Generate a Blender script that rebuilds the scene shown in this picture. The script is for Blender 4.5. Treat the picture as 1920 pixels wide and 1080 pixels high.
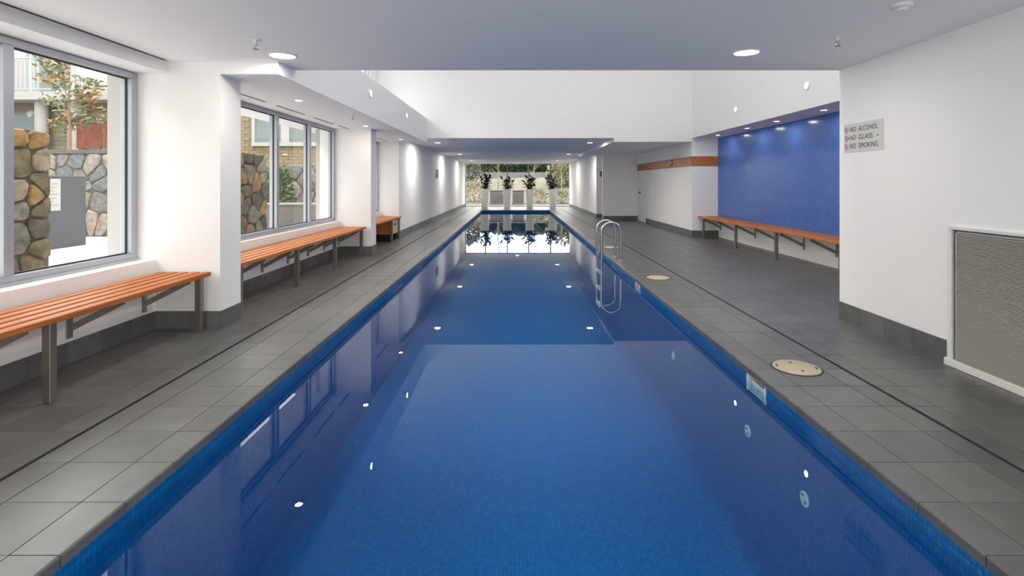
import bpy, bmesh, math, random
from mathutils import Vector, Matrix

# ------------------------------------------------------------------ scene reset
for o in list(bpy.data.objects):
    bpy.data.objects.remove(o, do_unlink=True)
scene = bpy.context.scene
col = scene.collection

# ------------------------------------------------------------------ camera
F_PX = 990.0                     # focal length in pixels of a 1920 wide frame
CAM_H = 1.29
cam_data = bpy.data.cameras.new('camera')
cam = bpy.data.objects.new('camera', cam_data)
col.objects.link(cam)
cam_data.sensor_width = 36.0
cam_data.lens = F_PX / 1920.0 * 36.0
cam_data.shift_x = -6.0 / 1920.0
cam_data.shift_y = -197.0 / 1920.0
cam_data.clip_start = 0.05
cam_data.clip_end = 500
cam.location = (0, 0, CAM_H)
cam.rotation_euler = (math.pi / 2, 0, 0)
scene.camera = cam

# ------------------------------------------------------------------ sky, exposure
SKY = 4.9
world = bpy.data.worlds.new('overcast_sky')
scene.world = world
world.use_nodes = True
wn = world.node_tree.nodes
wn['Background'].inputs['Color'].default_value = (1.0, 0.985, 0.97, 1)
wn['Background'].inputs['Strength'].default_value = SKY
vs = scene.view_settings
vs.view_transform = 'Standard'
vs.look = 'None'
vs.exposure = 0.27
vs.gamma = 1.0
vs.use_curve_mapping = False
scene.cycles.max_bounces = 12
scene.cycles.diffuse_bounces = 9
scene.cycles.glossy_bounces = 4
scene.cycles.transparent_max_bounces = 16
scene.cycles.caustics_reflective = True
scene.cycles.blur_glossy = 1.0
scene.cycles.caustics_refractive = False
scene.cycles.sample_clamp_indirect = 6.0

# lamp powers (watts of each fitting's own light)
P_FRONT = 10.0      # large ceiling downlights over the near deck
P_BAY = 4.0         # small downlights in the window bays
P_FAR = 28.0         # downlights over the far end of the pool
P_ALCOVE = 2.0      # row above the blue tiled wall
P_WALL = 7.0        # spots on the walls of the light well

# daylight portals: sampling guides in the glazed openings
def portal(loc, rot, sx, sy):
    l = bpy.data.lights.new('daylight_portal', 'AREA')
    l.shape = 'RECTANGLE'; l.size = sx; l.size_y = sy
    l.cycles.is_portal = True
    o = bpy.data.objects.new('daylight_portal', l)
    o['kind'] = 'helper'
    o.location = loc; o.rotation_euler = rot
    col.objects.link(o)

H = math.pi / 2
portal((-3.52, 1.5, 1.44), (0, -H, 0), 1.65, 6.3)      # window bay beside camera
portal((-3.52, 7.25, 1.44), (0, -H, 0), 1.65, 4.4)
portal((-3.52, 11.1, 1.44), (0, -H, 0), 1.65, 2.6)
portal((0.15, 28.95, 1.18), (-H, 0, 0), 5.8, 2.36)       # far glass wall
portal((0.48, 5.72, 7.36), (0, 0, 0), 7.5, 1.6)          # added skylight strip
portal((0.0, -1.85, 1.18), (H, 0, 0), 6.2, 2.36)          # added glazed wall behind the camera
portal((-3.50, 8.63, 3.75), (0, -H, 0), 1.52, 6.5)       # clerestory of the light well

# ------------------------------------------------------------------ materials
M = {}

def new_mat(name):
    m = bpy.data.materials.new(name)
    m.use_nodes = True
    nt = m.node_tree
    return m, nt, nt.nodes, nt.links, nt.nodes['Principled BSDF']

def lin(r, g, b):
    f = lambda c: (c / 255 / 12.92) if c <= 10 else ((c / 255 + 0.055) / 1.055) ** 2.4
    return (f(r), f(g), f(b))

def plain(name, c, rough=0.5, metal=0.0, var=0.0, scale=8.0, bump=0.0, bscale=60.0, spec=0.5):
    m, nt, N, L, P = new_mat(name)
    P.inputs['Base Color'].default_value = (*c, 1)
    P.inputs['Roughness'].default_value = rough
    P.inputs['Metallic'].default_value = metal
    P.inputs['Specular IOR Level'].default_value = spec
    tc = N.new('ShaderNodeTexCoord')
    if var > 0:
        no = N.new('ShaderNodeTexNoise'); no.inputs['Scale'].default_value = scale
        no.inputs['Detail'].default_value = 5
        L.new(tc.outputs['Object'], no.inputs['Vector'])
        mx = N.new('ShaderNodeMix'); mx.data_type = 'RGBA'
        mx.inputs[6].default_value = (*[max(0, x * (1 - var)) for x in c], 1)
        mx.inputs[7].default_value = (*[min(1, x * (1 + var)) for x in c], 1)
        L.new(no.outputs['Fac'], mx.inputs[0])
        L.new(mx.outputs[2], P.inputs['Base Color'])
    if bump > 0:
        nb = N.new('ShaderNodeTexNoise'); nb.inputs['Scale'].default_value = bscale
        nb.inputs['Detail'].default_value = 4
        L.new(tc.outputs['Object'], nb.inputs['Vector'])
        b = N.new('ShaderNodeBump'); b.inputs['Strength'].default_value = bump
        b.inputs['Distance'].default_value = 0.01
        L.new(nb.outputs['Fac'], b.inputs['Height'])
        L.new(b.outputs['Normal'], P.inputs['Normal'])
    M[name] = m
    return m

def emit(name, c, strength):
    m, nt, N, L, P = new_mat(name)
    P.inputs['Base Color'].default_value = (*c, 1)
    P.inputs['Emission Color'].default_value = (*c, 1)
    P.inputs['Emission Strength'].default_value = strength
    M[name] = m
    return m

def island_rand(N, L):
    """random number for each object and each loose piece"""
    oi = N.new('ShaderNodeObjectInfo'); ge = N.new('ShaderNodeNewGeometry')
    ad = N.new('ShaderNodeMath'); ad.operation = 'ADD'
    fr = N.new('ShaderNodeMath'); fr.operation = 'FRACT'
    L.new(oi.outputs['Random'], ad.inputs[0]); L.new(ge.outputs['Random Per Island'], ad.inputs[1])
    L.new(ad.outputs[0], fr.inputs[0])
    return fr.outputs[0]

def pieces(name, c1, c2, rough=0.6, mottling=0.25, scale=6.0, bump=0.2, bscale=30.0, rough_var=0.0, spec=0.5, palette=None):
    """stone, brick, tile: colour varies from piece to piece and mottles inside a piece"""
    m, nt, N, L, P = new_mat(name)
    r = island_rand(N, L)
    mx = N.new('ShaderNodeMix'); mx.data_type = 'RGBA'
    mx.inputs[6].default_value = (*c1, 1); mx.inputs[7].default_value = (*c2, 1)
    L.new(r, mx.inputs[0])
    tone = mx.outputs[2]
    if palette:
        cr = N.new('ShaderNodeValToRGB'); cr.color_ramp.interpolation = 'CONSTANT'
        while len(cr.color_ramp.elements) < len(palette): cr.color_ramp.elements.new(0.5)
        for q, cc in enumerate(palette):
            cr.color_ramp.elements[q].position = q / len(palette); cr.color_ramp.elements[q].color = (*cc, 1)
        L.new(r, cr.inputs[0]); tone = cr.outputs[0]
    ge = N.new('ShaderNodeNewGeometry')
    no = N.new('ShaderNodeTexNoise'); no.inputs['Scale'].default_value = scale; no.inputs['Detail'].default_value = 6
    L.new(ge.outputs['Position'], no.inputs['Vector'])
    mr = N.new('ShaderNodeMapRange'); mr.inputs[1].default_value = 0.3; mr.inputs[2].default_value = 0.7
    mr.inputs[3].default_value = 1 - mottling; mr.inputs[4].default_value = 1 + mottling
    L.new(no.outputs['Fac'], mr.inputs[0])
    mu = N.new('ShaderNodeVectorMath'); mu.operation = 'SCALE'
    L.new(tone, mu.inputs[0]); L.new(mr.outputs[0], mu.inputs['Scale'])
    L.new(mu.outputs[0], P.inputs['Base Color'])
    P.inputs['Roughness'].default_value = rough
    P.inputs['Specular IOR Level'].default_value = spec
    if rough_var > 0:
        m2 = N.new('ShaderNodeMapRange'); m2.inputs[1].default_value = 0.35; m2.inputs[2].default_value = 0.65
        m2.inputs[3].default_value = rough - rough_var; m2.inputs[4].default_value = rough + rough_var
        n2 = N.new('ShaderNodeTexNoise'); n2.inputs['Scale'].default_value = 1.4; n2.inputs['Detail'].default_value = 5
        L.new(ge.outputs['Position'], n2.inputs['Vector']); L.new(n2.outputs['Fac'], m2.inputs[0])
        L.new(m2.outputs[0], P.inputs['Roughness'])
    if bump > 0:
        nb = N.new('ShaderNodeTexNoise'); nb.inputs['Scale'].default_value = bscale; nb.inputs['Detail'].default_value = 5
        L.new(ge.outputs['Position'], nb.inputs['Vector'])
        b = N.new('ShaderNodeBump'); b.inputs['Strength'].default_value = bump; b.inputs['Distance'].default_value = 0.02
        L.new(nb.outputs['Fac'], b.inputs['Height']); L.new(b.outputs['Normal'], P.inputs['Normal'])
    M[name] = m
    return m

def mosaic(name, axes, pitch, c1, c2, grout, gw=0.05, rough=0.12, bump=0.3, spec=0.5):
    m, nt, N, L, P = new_mat(name)
    P.inputs['Specular IOR Level'].default_value = spec
    ge = N.new('ShaderNodeNewGeometry')
    sp = N.new('ShaderNodeSeparateXYZ'); L.new(ge.outputs['Position'], sp.inputs[0])
    def math_(op, a, b=None):
        n = N.new('ShaderNodeMath'); n.operation = op
        if isinstance(a, (int, float)): n.inputs[0].default_value = a
        else: L.new(a, n.inputs[0])
        if b is not None:
            if isinstance(b, (int, float)): n.inputs[1].default_value = b
            else: L.new(b, n.inputs[1])
        return n.outputs[0]
    ds, fl = [], []
    for a in axes:
        u = math_('DIVIDE', sp.outputs[a], pitch)
        fr = math_('FRACT', math_('ADD', u, 1000.0))
        ds.append(math_('ABSOLUTE', math_('SUBTRACT', fr, 0.5)))
        fl.append(math_('FLOOR', math_('ADD', u, 1000.0)))
    mxd = math_('MAXIMUM', ds[0], ds[1])
    mask = N.new('ShaderNodeMapRange')
    mask.inputs[1].default_value = 0.5 - gw - 0.02; mask.inputs[2].default_value = 0.5 - gw + 0.02
    L.new(mxd, mask.inputs[0])
    cb = N.new('ShaderNodeCombineXYZ'); L.new(fl[0], cb.inputs[0]); L.new(fl[1], cb.inputs[1])
    wnz = N.new('ShaderNodeTexWhiteNoise'); L.new(cb.outputs[0], wnz.inputs['Vector'])
    m1 = N.new('ShaderNodeMix'); m1.data_type = 'RGBA'
    m1.inputs[6].default_value = (*c1, 1); m1.inputs[7].default_value = (*c2, 1)
    L.new(wnz.outputs['Value'], m1.inputs[0])
    m2 = N.new('ShaderNodeMix'); m2.data_type = 'RGBA'
    m2.inputs[7].default_value = (*grout, 1)
    L.new(m1.outputs[2], m2.inputs[6]); L.new(mask.outputs[0], m2.inputs[0])
    L.new(m2.outputs[2], P.inputs['Base Color'])
    mr = N.new('ShaderNodeMapRange'); mr.inputs[3].default_value = rough; mr.inputs[4].default_value = 0.8
    L.new(mask.outputs[0], mr.inputs[0]); L.new(mr.outputs[0], P.inputs['Roughness'])
    b = N.new('ShaderNodeBump'); b.inputs['Strength'].default_value = bump; b.inputs['Distance'].default_value = 0.002
    b.invert = True
    L.new(mask.outputs[0], b.inputs['Height']); L.new(b.outputs['Normal'], P.inputs['Normal'])
    M[name] = m
    return m

def clear_sheet(name, tint, f0, ripple=0.0):
    """thin surface that lets light straight through and mirrors by Fresnel (Schlick), the same from both sides"""
    m = bpy.data.materials.new(name); m.use_nodes = True
    nt = m.node_tree; N = nt.nodes; L = nt.links
    N.remove(N['Principled BSDF'])
    out = N['Material Output']
    tr = N.new('ShaderNodeBsdfTransparent'); tr.inputs['Color'].default_value = (*tint, 1)
    gl = N.new('ShaderNodeBsdfGlossy'); gl.inputs['Roughness'].default_value = 0.0
    ge = N.new('ShaderNodeNewGeometry')
    dt = N.new('ShaderNodeVectorMath'); dt.operation = 'DOT_PRODUCT'
    L.new(ge.outputs['Incoming'], dt.inputs[1])
    nrm = ge.outputs['Normal']
    if ripple > 0:
        no = N.new('ShaderNodeTexNoise'); no.inputs['Scale'].default_value = 2.2; no.inputs['Detail'].default_value = 2
        L.new(ge.outputs['Position'], no.inputs['Vector'])
        b = N.new('ShaderNodeBump'); b.inputs['Strength'].default_value = ripple; b.inputs['Distance'].default_value = 0.02
        L.new(no.outputs['Fac'], b.inputs['Height'])
        nrm = b.outputs['Normal']
        L.new(nrm, gl.inputs['Normal'])
    L.new(nrm, dt.inputs[0])
    def mth(op, a, b_):
        n = N.new('ShaderNodeMath'); n.operation = op
        for k, q in enumerate((a, b_)):
            if q is None: continue
            if isinstance(q, (int, float)): n.inputs[k].default_value = q
            else: L.new(q, n.inputs[k])
        return n.outputs[0]
    c = mth('ABSOLUTE', dt.outputs['Value'], None)
    p = mth('POWER', mth('SUBTRACT', 1.0, c), 5.0)
    fac = mth('ADD', mth('MULTIPLY', p, 1.0 - f0), f0)
    mx = N.new('ShaderNodeMixShader')
    L.new(fac, mx.inputs[0]); L.new(tr.outputs[0], mx.inputs[1]); L.new(gl.outputs[0], mx.inputs[2])
    L.new(mx.outputs[0], out.inputs['Surface'])
    M[name] = m
    return m

def wood(name, c1, c2, axis, rough=0.38):
    m, nt, N, L, P = new_mat(name)
    ge = N.new('ShaderNodeNewGeometry')
    mp = N.new('ShaderNodeMapping')
    s = [28.0, 28.0, 28.0]; s[axis] = 1.6
    mp.inputs['Scale'].default_value = s
    L.new(ge.outputs['Position'], mp.inputs['Vector'])
    no = N.new('ShaderNodeTexNoise'); no.inputs['Scale'].default_value = 1.6; no.inputs['Detail'].default_value = 6
    L.new(mp.outputs[0], no.inputs['Vector'])
    r = island_rand(N, L)
    ad = N.new('ShaderNodeMath'); ad.operation = 'MULTIPLY_ADD'; ad.inputs[1].default_value = 0.35
    L.new(r, ad.inputs[0]); L.new(no.outputs['Fac'], ad.inputs[2])
    mr = N.new('ShaderNodeMapRange'); mr.inputs[1].default_value = 0.35; mr.inputs[2].default_value = 1.0
    L.new(ad.outputs[0], mr.inputs[0])
    mx = N.new('ShaderNodeMix'); mx.data_type = 'RGBA'
    mx.inputs[6].default_value = (*c1, 1); mx.inputs[7].default_value = (*c2, 1)
    L.new(mr.outputs[0], mx.inputs[0]); L.new(mx.outputs[2], P.inputs['Base Color'])
    P.inputs['Roughness'].default_value = rough
    M[name] = m
    return m

plain('plaster', (0.89, 0.885, 0.88), 0.7, var=0.012, scale=1.5, bump=0.03, bscale=120)
plain('ceiling_paint', (0.92, 0.92, 0.92), 0.8, var=0.01, scale=1.2)
plain('outdoor_render', (0.34, 0.33, 0.31), 0.8, var=0.04, scale=2)
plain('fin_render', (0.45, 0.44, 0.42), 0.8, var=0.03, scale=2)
plain('aluminium', lin(176, 180, 188), 0.35, metal=0.35, var=0.03)
plain('dark_gasket', (0.03, 0.035, 0.04), 0.5, var=0.1)
plain('white_metal', (0.78, 0.77, 0.74), 0.4, var=0.03)
plain('stainless', (0.62, 0.61, 0.58), 0.22, metal=1.0, var=0.05, scale=20)
plain('bench_steel', lin(150, 146, 138), 0.34, metal=0.85, var=0.08, scale=10)
plain('black_slot', (0.012, 0.012, 0.014), 0.7, var=0.1)
plain('grout_bed', (0.045, 0.045, 0.045), 0.85, var=0.2, scale=4)
plain('lid_plastic', lin(196, 180, 156), 0.5, var=0.06, scale=6)
plain('louvre_metal', lin(164, 162, 154), 0.5, metal=0.0, var=0.06, scale=3)
plain('sign_panel', lin(208, 209, 206), 0.4, metal=0.0, var=0.02)
plain('sign_ink', (0.03, 0.03, 0.035), 0.6, var=0.05)
plain('sign_red', lin(165, 60, 66), 0.5, var=0.05)
plain('planter_white', (0.80, 0.80, 0.79), 0.3, var=0.02)
plain('soil', (0.03, 0.022, 0.015), 0.9, var=0.3)
plain('dark_leaf', lin(37, 40, 32), 0.4, var=0.35, scale=5)
plain('green_leaf', lin(107, 117, 86), 0.45, var=0.35, scale=3)
plain('rust_leaf', lin(155, 112, 51), 0.5, var=0.3, scale=3)
plain('bush_leaf', lin(79, 105, 60), 0.5, var=0.35, scale=3)
plain('hedge_leaf', lin(56, 72, 48), 0.6, var=0.35, scale=1)
plain('dry_leaf', lin(102, 99, 59), 0.6, var=0.35, scale=1)
plain('pale_leaf', lin(97, 103, 86), 0.6, var=0.35, scale=1)
plain('bark', lin(138, 104, 88), 0.8, var=0.3, scale=12)
plain('pale_bark', lin(113, 105, 91), 0.8, var=0.25, scale=6)
plain('pavement', (0.55, 0.545, 0.53), 0.8, var=0.06, scale=2)
plain('garden_ground', lin(83, 79, 63), 0.9, var=0.25, scale=0.6)
plain('box_grey', lin(75, 78, 82), 0.6, var=0.03)
plain('paper', (0.40, 0.40, 0.39), 0.6, var=0.01)
plain('print_grey', (0.26, 0.265, 0.27), 0.6, var=0.02)
plain('mortar', lin(91, 83, 67), 0.9, var=0.25, scale=9, bump=0.3)
plain('brick_mortar', lin(114, 107, 92), 0.9, var=0.1)
plain('corten', lin(150, 87, 70), 0.8, var=0.2, scale=9)
plain('corten_hole', lin(96, 50, 44), 0.9, var=0.1)
plain('concrete', lin(113, 110, 105), 0.8, var=0.08, scale=3)
plain('stone_grey', lin(85, 83, 82), 0.85, var=0.25, scale=6)
plain('asphalt', lin(86, 87, 89), 0.8, var=0.1)
plain('far_glass', lin(110, 120, 118), 0.1, var=0.03)
plain('plaque_grey', lin(150, 150, 150), 0.5, var=0.03)
plain('fitting_white', (0.70, 0.72, 0.74), 0.35, var=0.02)
plain('skimmer_white', (0.66, 0.68, 0.68), 0.4, var=0.03)
plain('lamp_trim', (0.8, 0.8, 0.8), 0.4, var=0.01)
plain('switch_grey', (0.12, 0.12, 0.125), 0.5, var=0.05)
emit('lamp_lens', (1.0, 0.95, 0.88), 9.0)
pieces('slate_tile', lin(90, 90, 89), lin(102, 102, 100), rough=0.36, mottling=0.12, scale=7, bump=0.0, rough_var=0.0, spec=0.5)
pieces('skirting_tile', lin(92, 93, 93), lin(110, 111, 110), rough=0.5, mottling=0.14, scale=8, bump=0.1)
pieces('rubble_stone', (0.1, 0.1, 0.1), (0.2, 0.2, 0.2), rough=0.9, mottling=0.45, scale=9, bump=0.9, bscale=26, palette=[lin(104, 92, 70), lin(140, 112, 72), lin(98, 94, 86), lin(136, 124, 102), lin(82, 76, 66), lin(128, 110, 84), lin(116, 112, 104)])
pieces('rubble_stone_grey', (0.1, 0.1, 0.1), (0.2, 0.2, 0.2), rough=0.9, mottling=0.35, scale=9, bump=0.8, bscale=26, palette=[lin(104, 103, 98), lin(126, 120, 108), lin(96, 98, 100), lin(136, 126, 116), lin(112, 104, 92), lin(118, 116, 112)])
pieces('brick', lin(122, 114, 91), lin(135, 127, 107), rough=0.9, mottling=0.12, scale=9, bump=0.2)
pieces('brick_tan', lin(122, 105, 76), lin(135, 122, 95), rough=0.9, mottling=0.15, scale=9, bump=0.2)
POOL_A, POOL_B, POOL_G = (0.002, 0.105, 0.33), (0.003, 0.14, 0.41), (0.005, 0.085, 0.22)
mosaic('pool_floor_mosaic', ('X', 'Y'), 0.025, POOL_A, POOL_B, POOL_G, gw=0.06, rough=0.5, spec=0.08)
mosaic('pool_side_mosaic', ('Y', 'Z'), 0.025, POOL_A, POOL_B, POOL_G, gw=0.06, rough=0.5, spec=0.08)
mosaic('pool_end_mosaic', ('X', 'Z'), 0.025, POOL_A, POOL_B, POOL_G, gw=0.06, rough=0.5, spec=0.08)
mosaic('alcove_mosaic', ('Y', 'Z'), 0.03, lin(46, 88, 172), lin(64, 110, 196), lin(112, 146, 208), gw=0.055, rough=0.18, bump=0.25)
pieces('waterline_mosaic', POOL_A, POOL_B, rough=0.12, mottling=0.1, bump=0.0)
clear_sheet('water', (0.68, 0.93, 1.0), 0.012, ripple=0.006)
clear_sheet('window_glass', (0.97, 0.985, 0.98), 0.03)
wood('bench_wood', lin(168, 87, 27), lin(202, 124, 54), 1, rough=0.5)
wood('strip_wood', lin(150, 84, 36), lin(196, 128, 74), 1)
wood('box_wood', lin(170, 96, 36), lin(206, 134, 66), 2)
wood('pale_wood', lin(200, 160, 132), lin(226, 190, 164), 1)

# ------------------------------------------------------------------ geometry helpers
class MB:
    def __init__(s):
        s.v = []; s.f = []
    def box(s, x0, x1, y0, y1, z0, z1):
        b = len(s.v)
        s.v += [(x0, y0, z0), (x1, y0, z0), (x1, y1, z0), (x0, y1, z0), (x0, y0, z1), (x1, y0, z1), (x1, y1, z1), (x0, y1, z1)]
        s.f += [(b, b+3, b+2, b+1), (b+4, b+5, b+6, b+7), (b, b+1, b+5, b+4), (b+1, b+2, b+6, b+5), (b+2, b+3, b+7, b+6), (b+3, b, b+4, b+7)]
        return s
    def bar(s, p0, p1, w, h, up=(0, 0, 1)):
        """rectangular bar from p0 to p1"""
        p0, p1 = Vector(p0), Vector(p1)
        d = (p1 - p0).normalized(); u = Vector(up)
        a = d.cross(u)
        if a.length < 1e-4: a = d.cross(Vector((1, 0, 0)))
        a.normalize(); c = a.cross(d).normalized()
        b = len(s.v)
        for p in (p0, p1):
            for i, j in ((-1, -1), (1, -1), (1, 1), (-1, 1)):
                s.v.append(tuple(p + a * (i * w / 2) + c * (j * h / 2)))
        s.f += [(b, b+1, b+2, b+3), (b+7, b+6, b+5, b+4), (b, b+4, b+5, b+1), (b+1, b+5, b+6, b+2), (b+2, b+6, b+7, b+3), (b+3, b+7, b+4, b)]
        return s
    def tube(s, path, r, n=10, r1=None):
        pts = [Vector(p) for p in path]
        rs = [r if r1 is None else r + (r1 - r) * i / (len(pts) - 1) for i in range(len(pts))]
        b = len(s.v); prev = None
        for i, p in enumerate(pts):
            d = (pts[min(i+1, len(pts)-1)] - pts[max(i-1, 0)]).normalized()
            if prev is None:
                a = d.cross(Vector((0, 0, 1)))
                if a.length < 1e-3: a = d.cross(Vector((0, 1, 0)))
            else:
                a = prev - d * prev.dot(d)
            a.normalize(); prev = a; c = d.cross(a)
            for k in range(n):
                t = 2 * math.pi * k / n
                s.v.append(tuple(p + (a * math.cos(t) + c * math.sin(t)) * rs[i]))
        for i in range(len(pts) - 1):
            for k in range(n):
                s.f.append((b + i*n + k, b + i*n + (k+1) % n, b + (i+1)*n + (k+1) % n, b + (i+1)*n + k))
        s.f.append(tuple(b + k for k in reversed(range(n))))
        s.f.append(tuple(b + (len(pts)-1)*n + k for k in range(n)))
        return s
    def lathe(s, prof, c, n=24, axis='z', closed=True):
        """profile of (radius, height) turned about an axis through c"""
        b = len(s.v)
        for r, h in prof:
            for k in range(n):
                t = 2 * math.pi * k / n
                u, w = r * math.cos(t), r * math.sin(t)
                if axis == 'z': p = (c[0] + u, c[1] + w, c[2] + h)
                elif axis == 'x': p = (c[0] + h, c[1] + u, c[2] + w)
                else: p = (c[0] + w, c[1] + h, c[2] + u)
                s.v.append(p)
        for i in range(len(prof) - 1):
            for k in range(n):
                s.f.append((b + i*n + k, b + i*n + (k+1) % n, b + (i+1)*n + (k+1) % n, b + (i+1)*n + k))
        if closed:
            s.f.append(tuple(b + k for k in reversed(range(n))))
            s.f.append(tuple(b + (len(prof)-1)*n + k for k in range(n)))
        return s
    def leaf(s, p, d, nrm, L, W, bend=0.2):
        p = Vector(p); d = Vector(d).normalized(); nrm = Vector(nrm)
        a = d.cross(nrm)
        if a.length < 1e-3: a = d.cross(Vector((0.3, 0.8, 0.1)))
        a.normalize(); c = a.cross(d).normalized()
        b = len(s.v)
        m1 = p + d*L*0.35 + c*L*bend*0.25; m2 = p + d*L*0.7 + c*L*bend*0.15; t = p + d*L - c*L*bend*0.3
        s.v += [tuple(x) for x in (p, m1 + a*W/2 + c*W*.12, m1, m1 - a*W/2 + c*W*.12, m2 + a*W*.42 + c*W*.1, m2, m2 - a*W*.42 + c*W*.1, t)]
        s.f += [(b, b+2, b+1), (b, b+3, b+2), (b+1, b+2, b+5, b+4), (b+2, b+3, b+6, b+5), (b+4, b+5, b+7), (b+5, b+6, b+7)]
        return s
    def mesh(s, name, off=(0, 0, 0), bevel=0.0, smooth=False, seg=1):
        me = bpy.data.meshes.new(name)
        me.from_pydata([(x - off[0], y - off[1], z - off[2]) for x, y, z in s.v], [], s.f)
        bm = bmesh.new(); bm.from_mesh(me)
        bmesh.ops.recalc_face_normals(bm, faces=bm.faces)
        if bevel > 0:
            es = [e for e in bm.edges if len(e.link_faces) == 2 and e.calc_face_angle(0) > 0.5]
            bmesh.ops.bevel(bm, geom=es, offset=bevel, segments=seg, affect='EDGES', clamp_overlap=True)
        bm.to_mesh(me); bm.free()
        if smooth:
            for p in me.polygons: p.use_smooth = True
            me.set_sharp_from_angle(angle=math.radians(40))
        return me
    def build(s, name, mat, parent=None, bevel=0.0, smooth=False, seg=1, origin=None, kind=None, label=None):
        off = wloc(parent) if parent is not None else (origin or base_of(s.v))
        me = s.mesh(name, off, bevel, smooth, seg)
        me.materials.append(M[mat])
        o = bpy.data.objects.new(name, me); col.objects.link(o)
        if parent is not None:
            o.parent = parent
        else:
            o.location = off
        if kind: o['kind'] = kind
        if label: o['label'] = label
        return o

def base_of(v):
    xs = [p[0] for p in v]; ys = [p[1] for p in v]; zs = [p[2] for p in v]
    return ((min(xs)+max(xs))/2, (min(ys)+max(ys))/2, min(zs))

def wloc(o):
    p = Vector((0, 0, 0))
    while o is not None:
        p += o.location; o = o.parent
    return tuple(p)

def empty(name, loc):
    o = bpy.data.objects.new(name, None); o.empty_display_size = 0.1
    o.location = loc; col.objects.link(o)
    return o

def tag(o, label, cat, group=None, kind=None):
    o['label'] = label; o['category'] = cat
    if group: o['group'] = group
    if kind: o['kind'] = kind
    return o

def struct(name, mb, mat, label, cat, bevel=0.0):
    return tag(mb.build(name, mat, bevel=bevel), label, cat, kind='structure')

def copy_piece(src, parent, loc):
    c = src.copy(); col.objects.link(c); c.parent = parent; c.location = loc
    return c

# ------------------------------------------------------------------ main dimensions
XL_LEDGE, XL_LEDGE2, XL_WIN, XL_WIN2 = -3.19, -3.14, -3.345, -3.225
XR_WALL, XR_VOID, XR_ALC = 3.09, 4.22, 4.85
XL_CORR, XR_CORR = -2.74, 2.97
Y_CEIL, Y_FAR, Y_WIN, Y_BACK = 5.04, 12.6, 28.8, -1.7
Z_CEIL, Z_BAY, Z_FAR, Z_NICHE, Z_TOP = 2.365, 2.255, 2.36, 2.27, 7.2
PL, PR, P0, P1 = -1.575, 1.63, 0.6, 25.0         # pool edges at the coping
Z_WATER, Z_POOL = -0.105, -1.12
TOUT = 2.62

# ------------------------------------------------------------------ walls and ceilings
struct('wall_left', MB().box(-3.5, XL_LEDGE, Y_BACK, 4.68, -0.3, 0.61), 'plaster', 'low white ledge wall below the near window', 'wall')
struct('wall_left', MB().box(-3.5, XL_LEDGE2, 5.03, 9.46, -0.3, 0.61), 'plaster', 'low white ledge wall behind the middle bench', 'wall')
struct('wall_left', MB().box(-3.5, XL_LEDGE2, 9.81, 12.43, -0.3, 0.61), 'plaster', 'low white ledge wall behind the short bench', 'wall')
struct('pillar', MB().box(-3.5, -2.615, 4.68, 5.03, -0.3, TOUT), 'plaster', 'broad white pillar between the two long slatted benches', 'pillar')
struct('pillar', MB().box(-3.5, -2.585, 9.46, 9.81, -0.3, TOUT), 'plaster', 'white pillar at the far end of the three-pane window', 'pillar')
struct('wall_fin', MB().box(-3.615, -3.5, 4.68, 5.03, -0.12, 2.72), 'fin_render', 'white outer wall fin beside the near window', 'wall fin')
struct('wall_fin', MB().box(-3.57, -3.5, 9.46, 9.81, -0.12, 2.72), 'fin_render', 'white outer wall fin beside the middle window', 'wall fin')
mb = MB()
mb.box(-3.9, XL_CORR, 12.43, 12.6, -0.3, TOUT)
mb.box(-2.95, XL_CORR, 12.6, Y_WIN + 0.15, -0.3, TOUT)
struct('wall_corridor_left', mb, 'plaster', 'long white wall on the window side running to the far glass wall', 'wall')
# near right wall with its return beside the alcove
mb = MB()
mb.box(XR_WALL, 3.25, Y_BACK, 5.03, -0.3, TOUT)
mb.box(3.25, 5.1, 4.88, 5.03, -0.3, TOUT)
struct('wall_right', mb, 'plaster', 'near white wall carrying the no alcohol sign', 'wall')
# alcove wall: tiled above, white below
mb = MB(); mb.box(XR_ALC, 5.0, 5.03, Y_FAR, -0.3, TOUT)
struct('wall_alcove', mb, 'plaster', 'white wall of the recess under the blue tiles', 'wall')
o = MB().box(XR_ALC - 0.012, XR_ALC, 5.03, Y_FAR, 0.47, Z_FAR).build('wall_tile_cladding', 'alcove_mosaic')
tag(o, 'blue mosaic tiled wall above the wooden recess bench', 'tiled wall', kind='structure')
mb = MB()
mb.box(XR_VOID, 5.1, Y_FAR, 18.5, -0.3, TOUT)
struct('wall_niche_right', mb, 'plaster', 'white wall carrying the wooden hook rail', 'wall')
struct('wall_niche_back', MB().box(3.02, XR_VOID, 18.2, 18.32, -0.3, TOUT), 'plaster', 'shaded white wall closing the niche beyond the ladder', 'wall')
mb = MB()
mb.box(XR_CORR, 5.1, 19.3, 19.45, -0.3, TOUT)
mb.box(XR_CORR, 3.15, 19.45, Y_WIN + 0.15, -0.3, TOUT)
struct('wall_corridor_right', mb, 'plaster', 'white wall beside the far glass wall, beyond the niche', 'wall')
struct('wall_passage_end', MB().box(5.1, 5.2, 18.3, 19.45, -0.3, TOUT), 'plaster', 'end wall of the side passage', 'wall')
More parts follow.
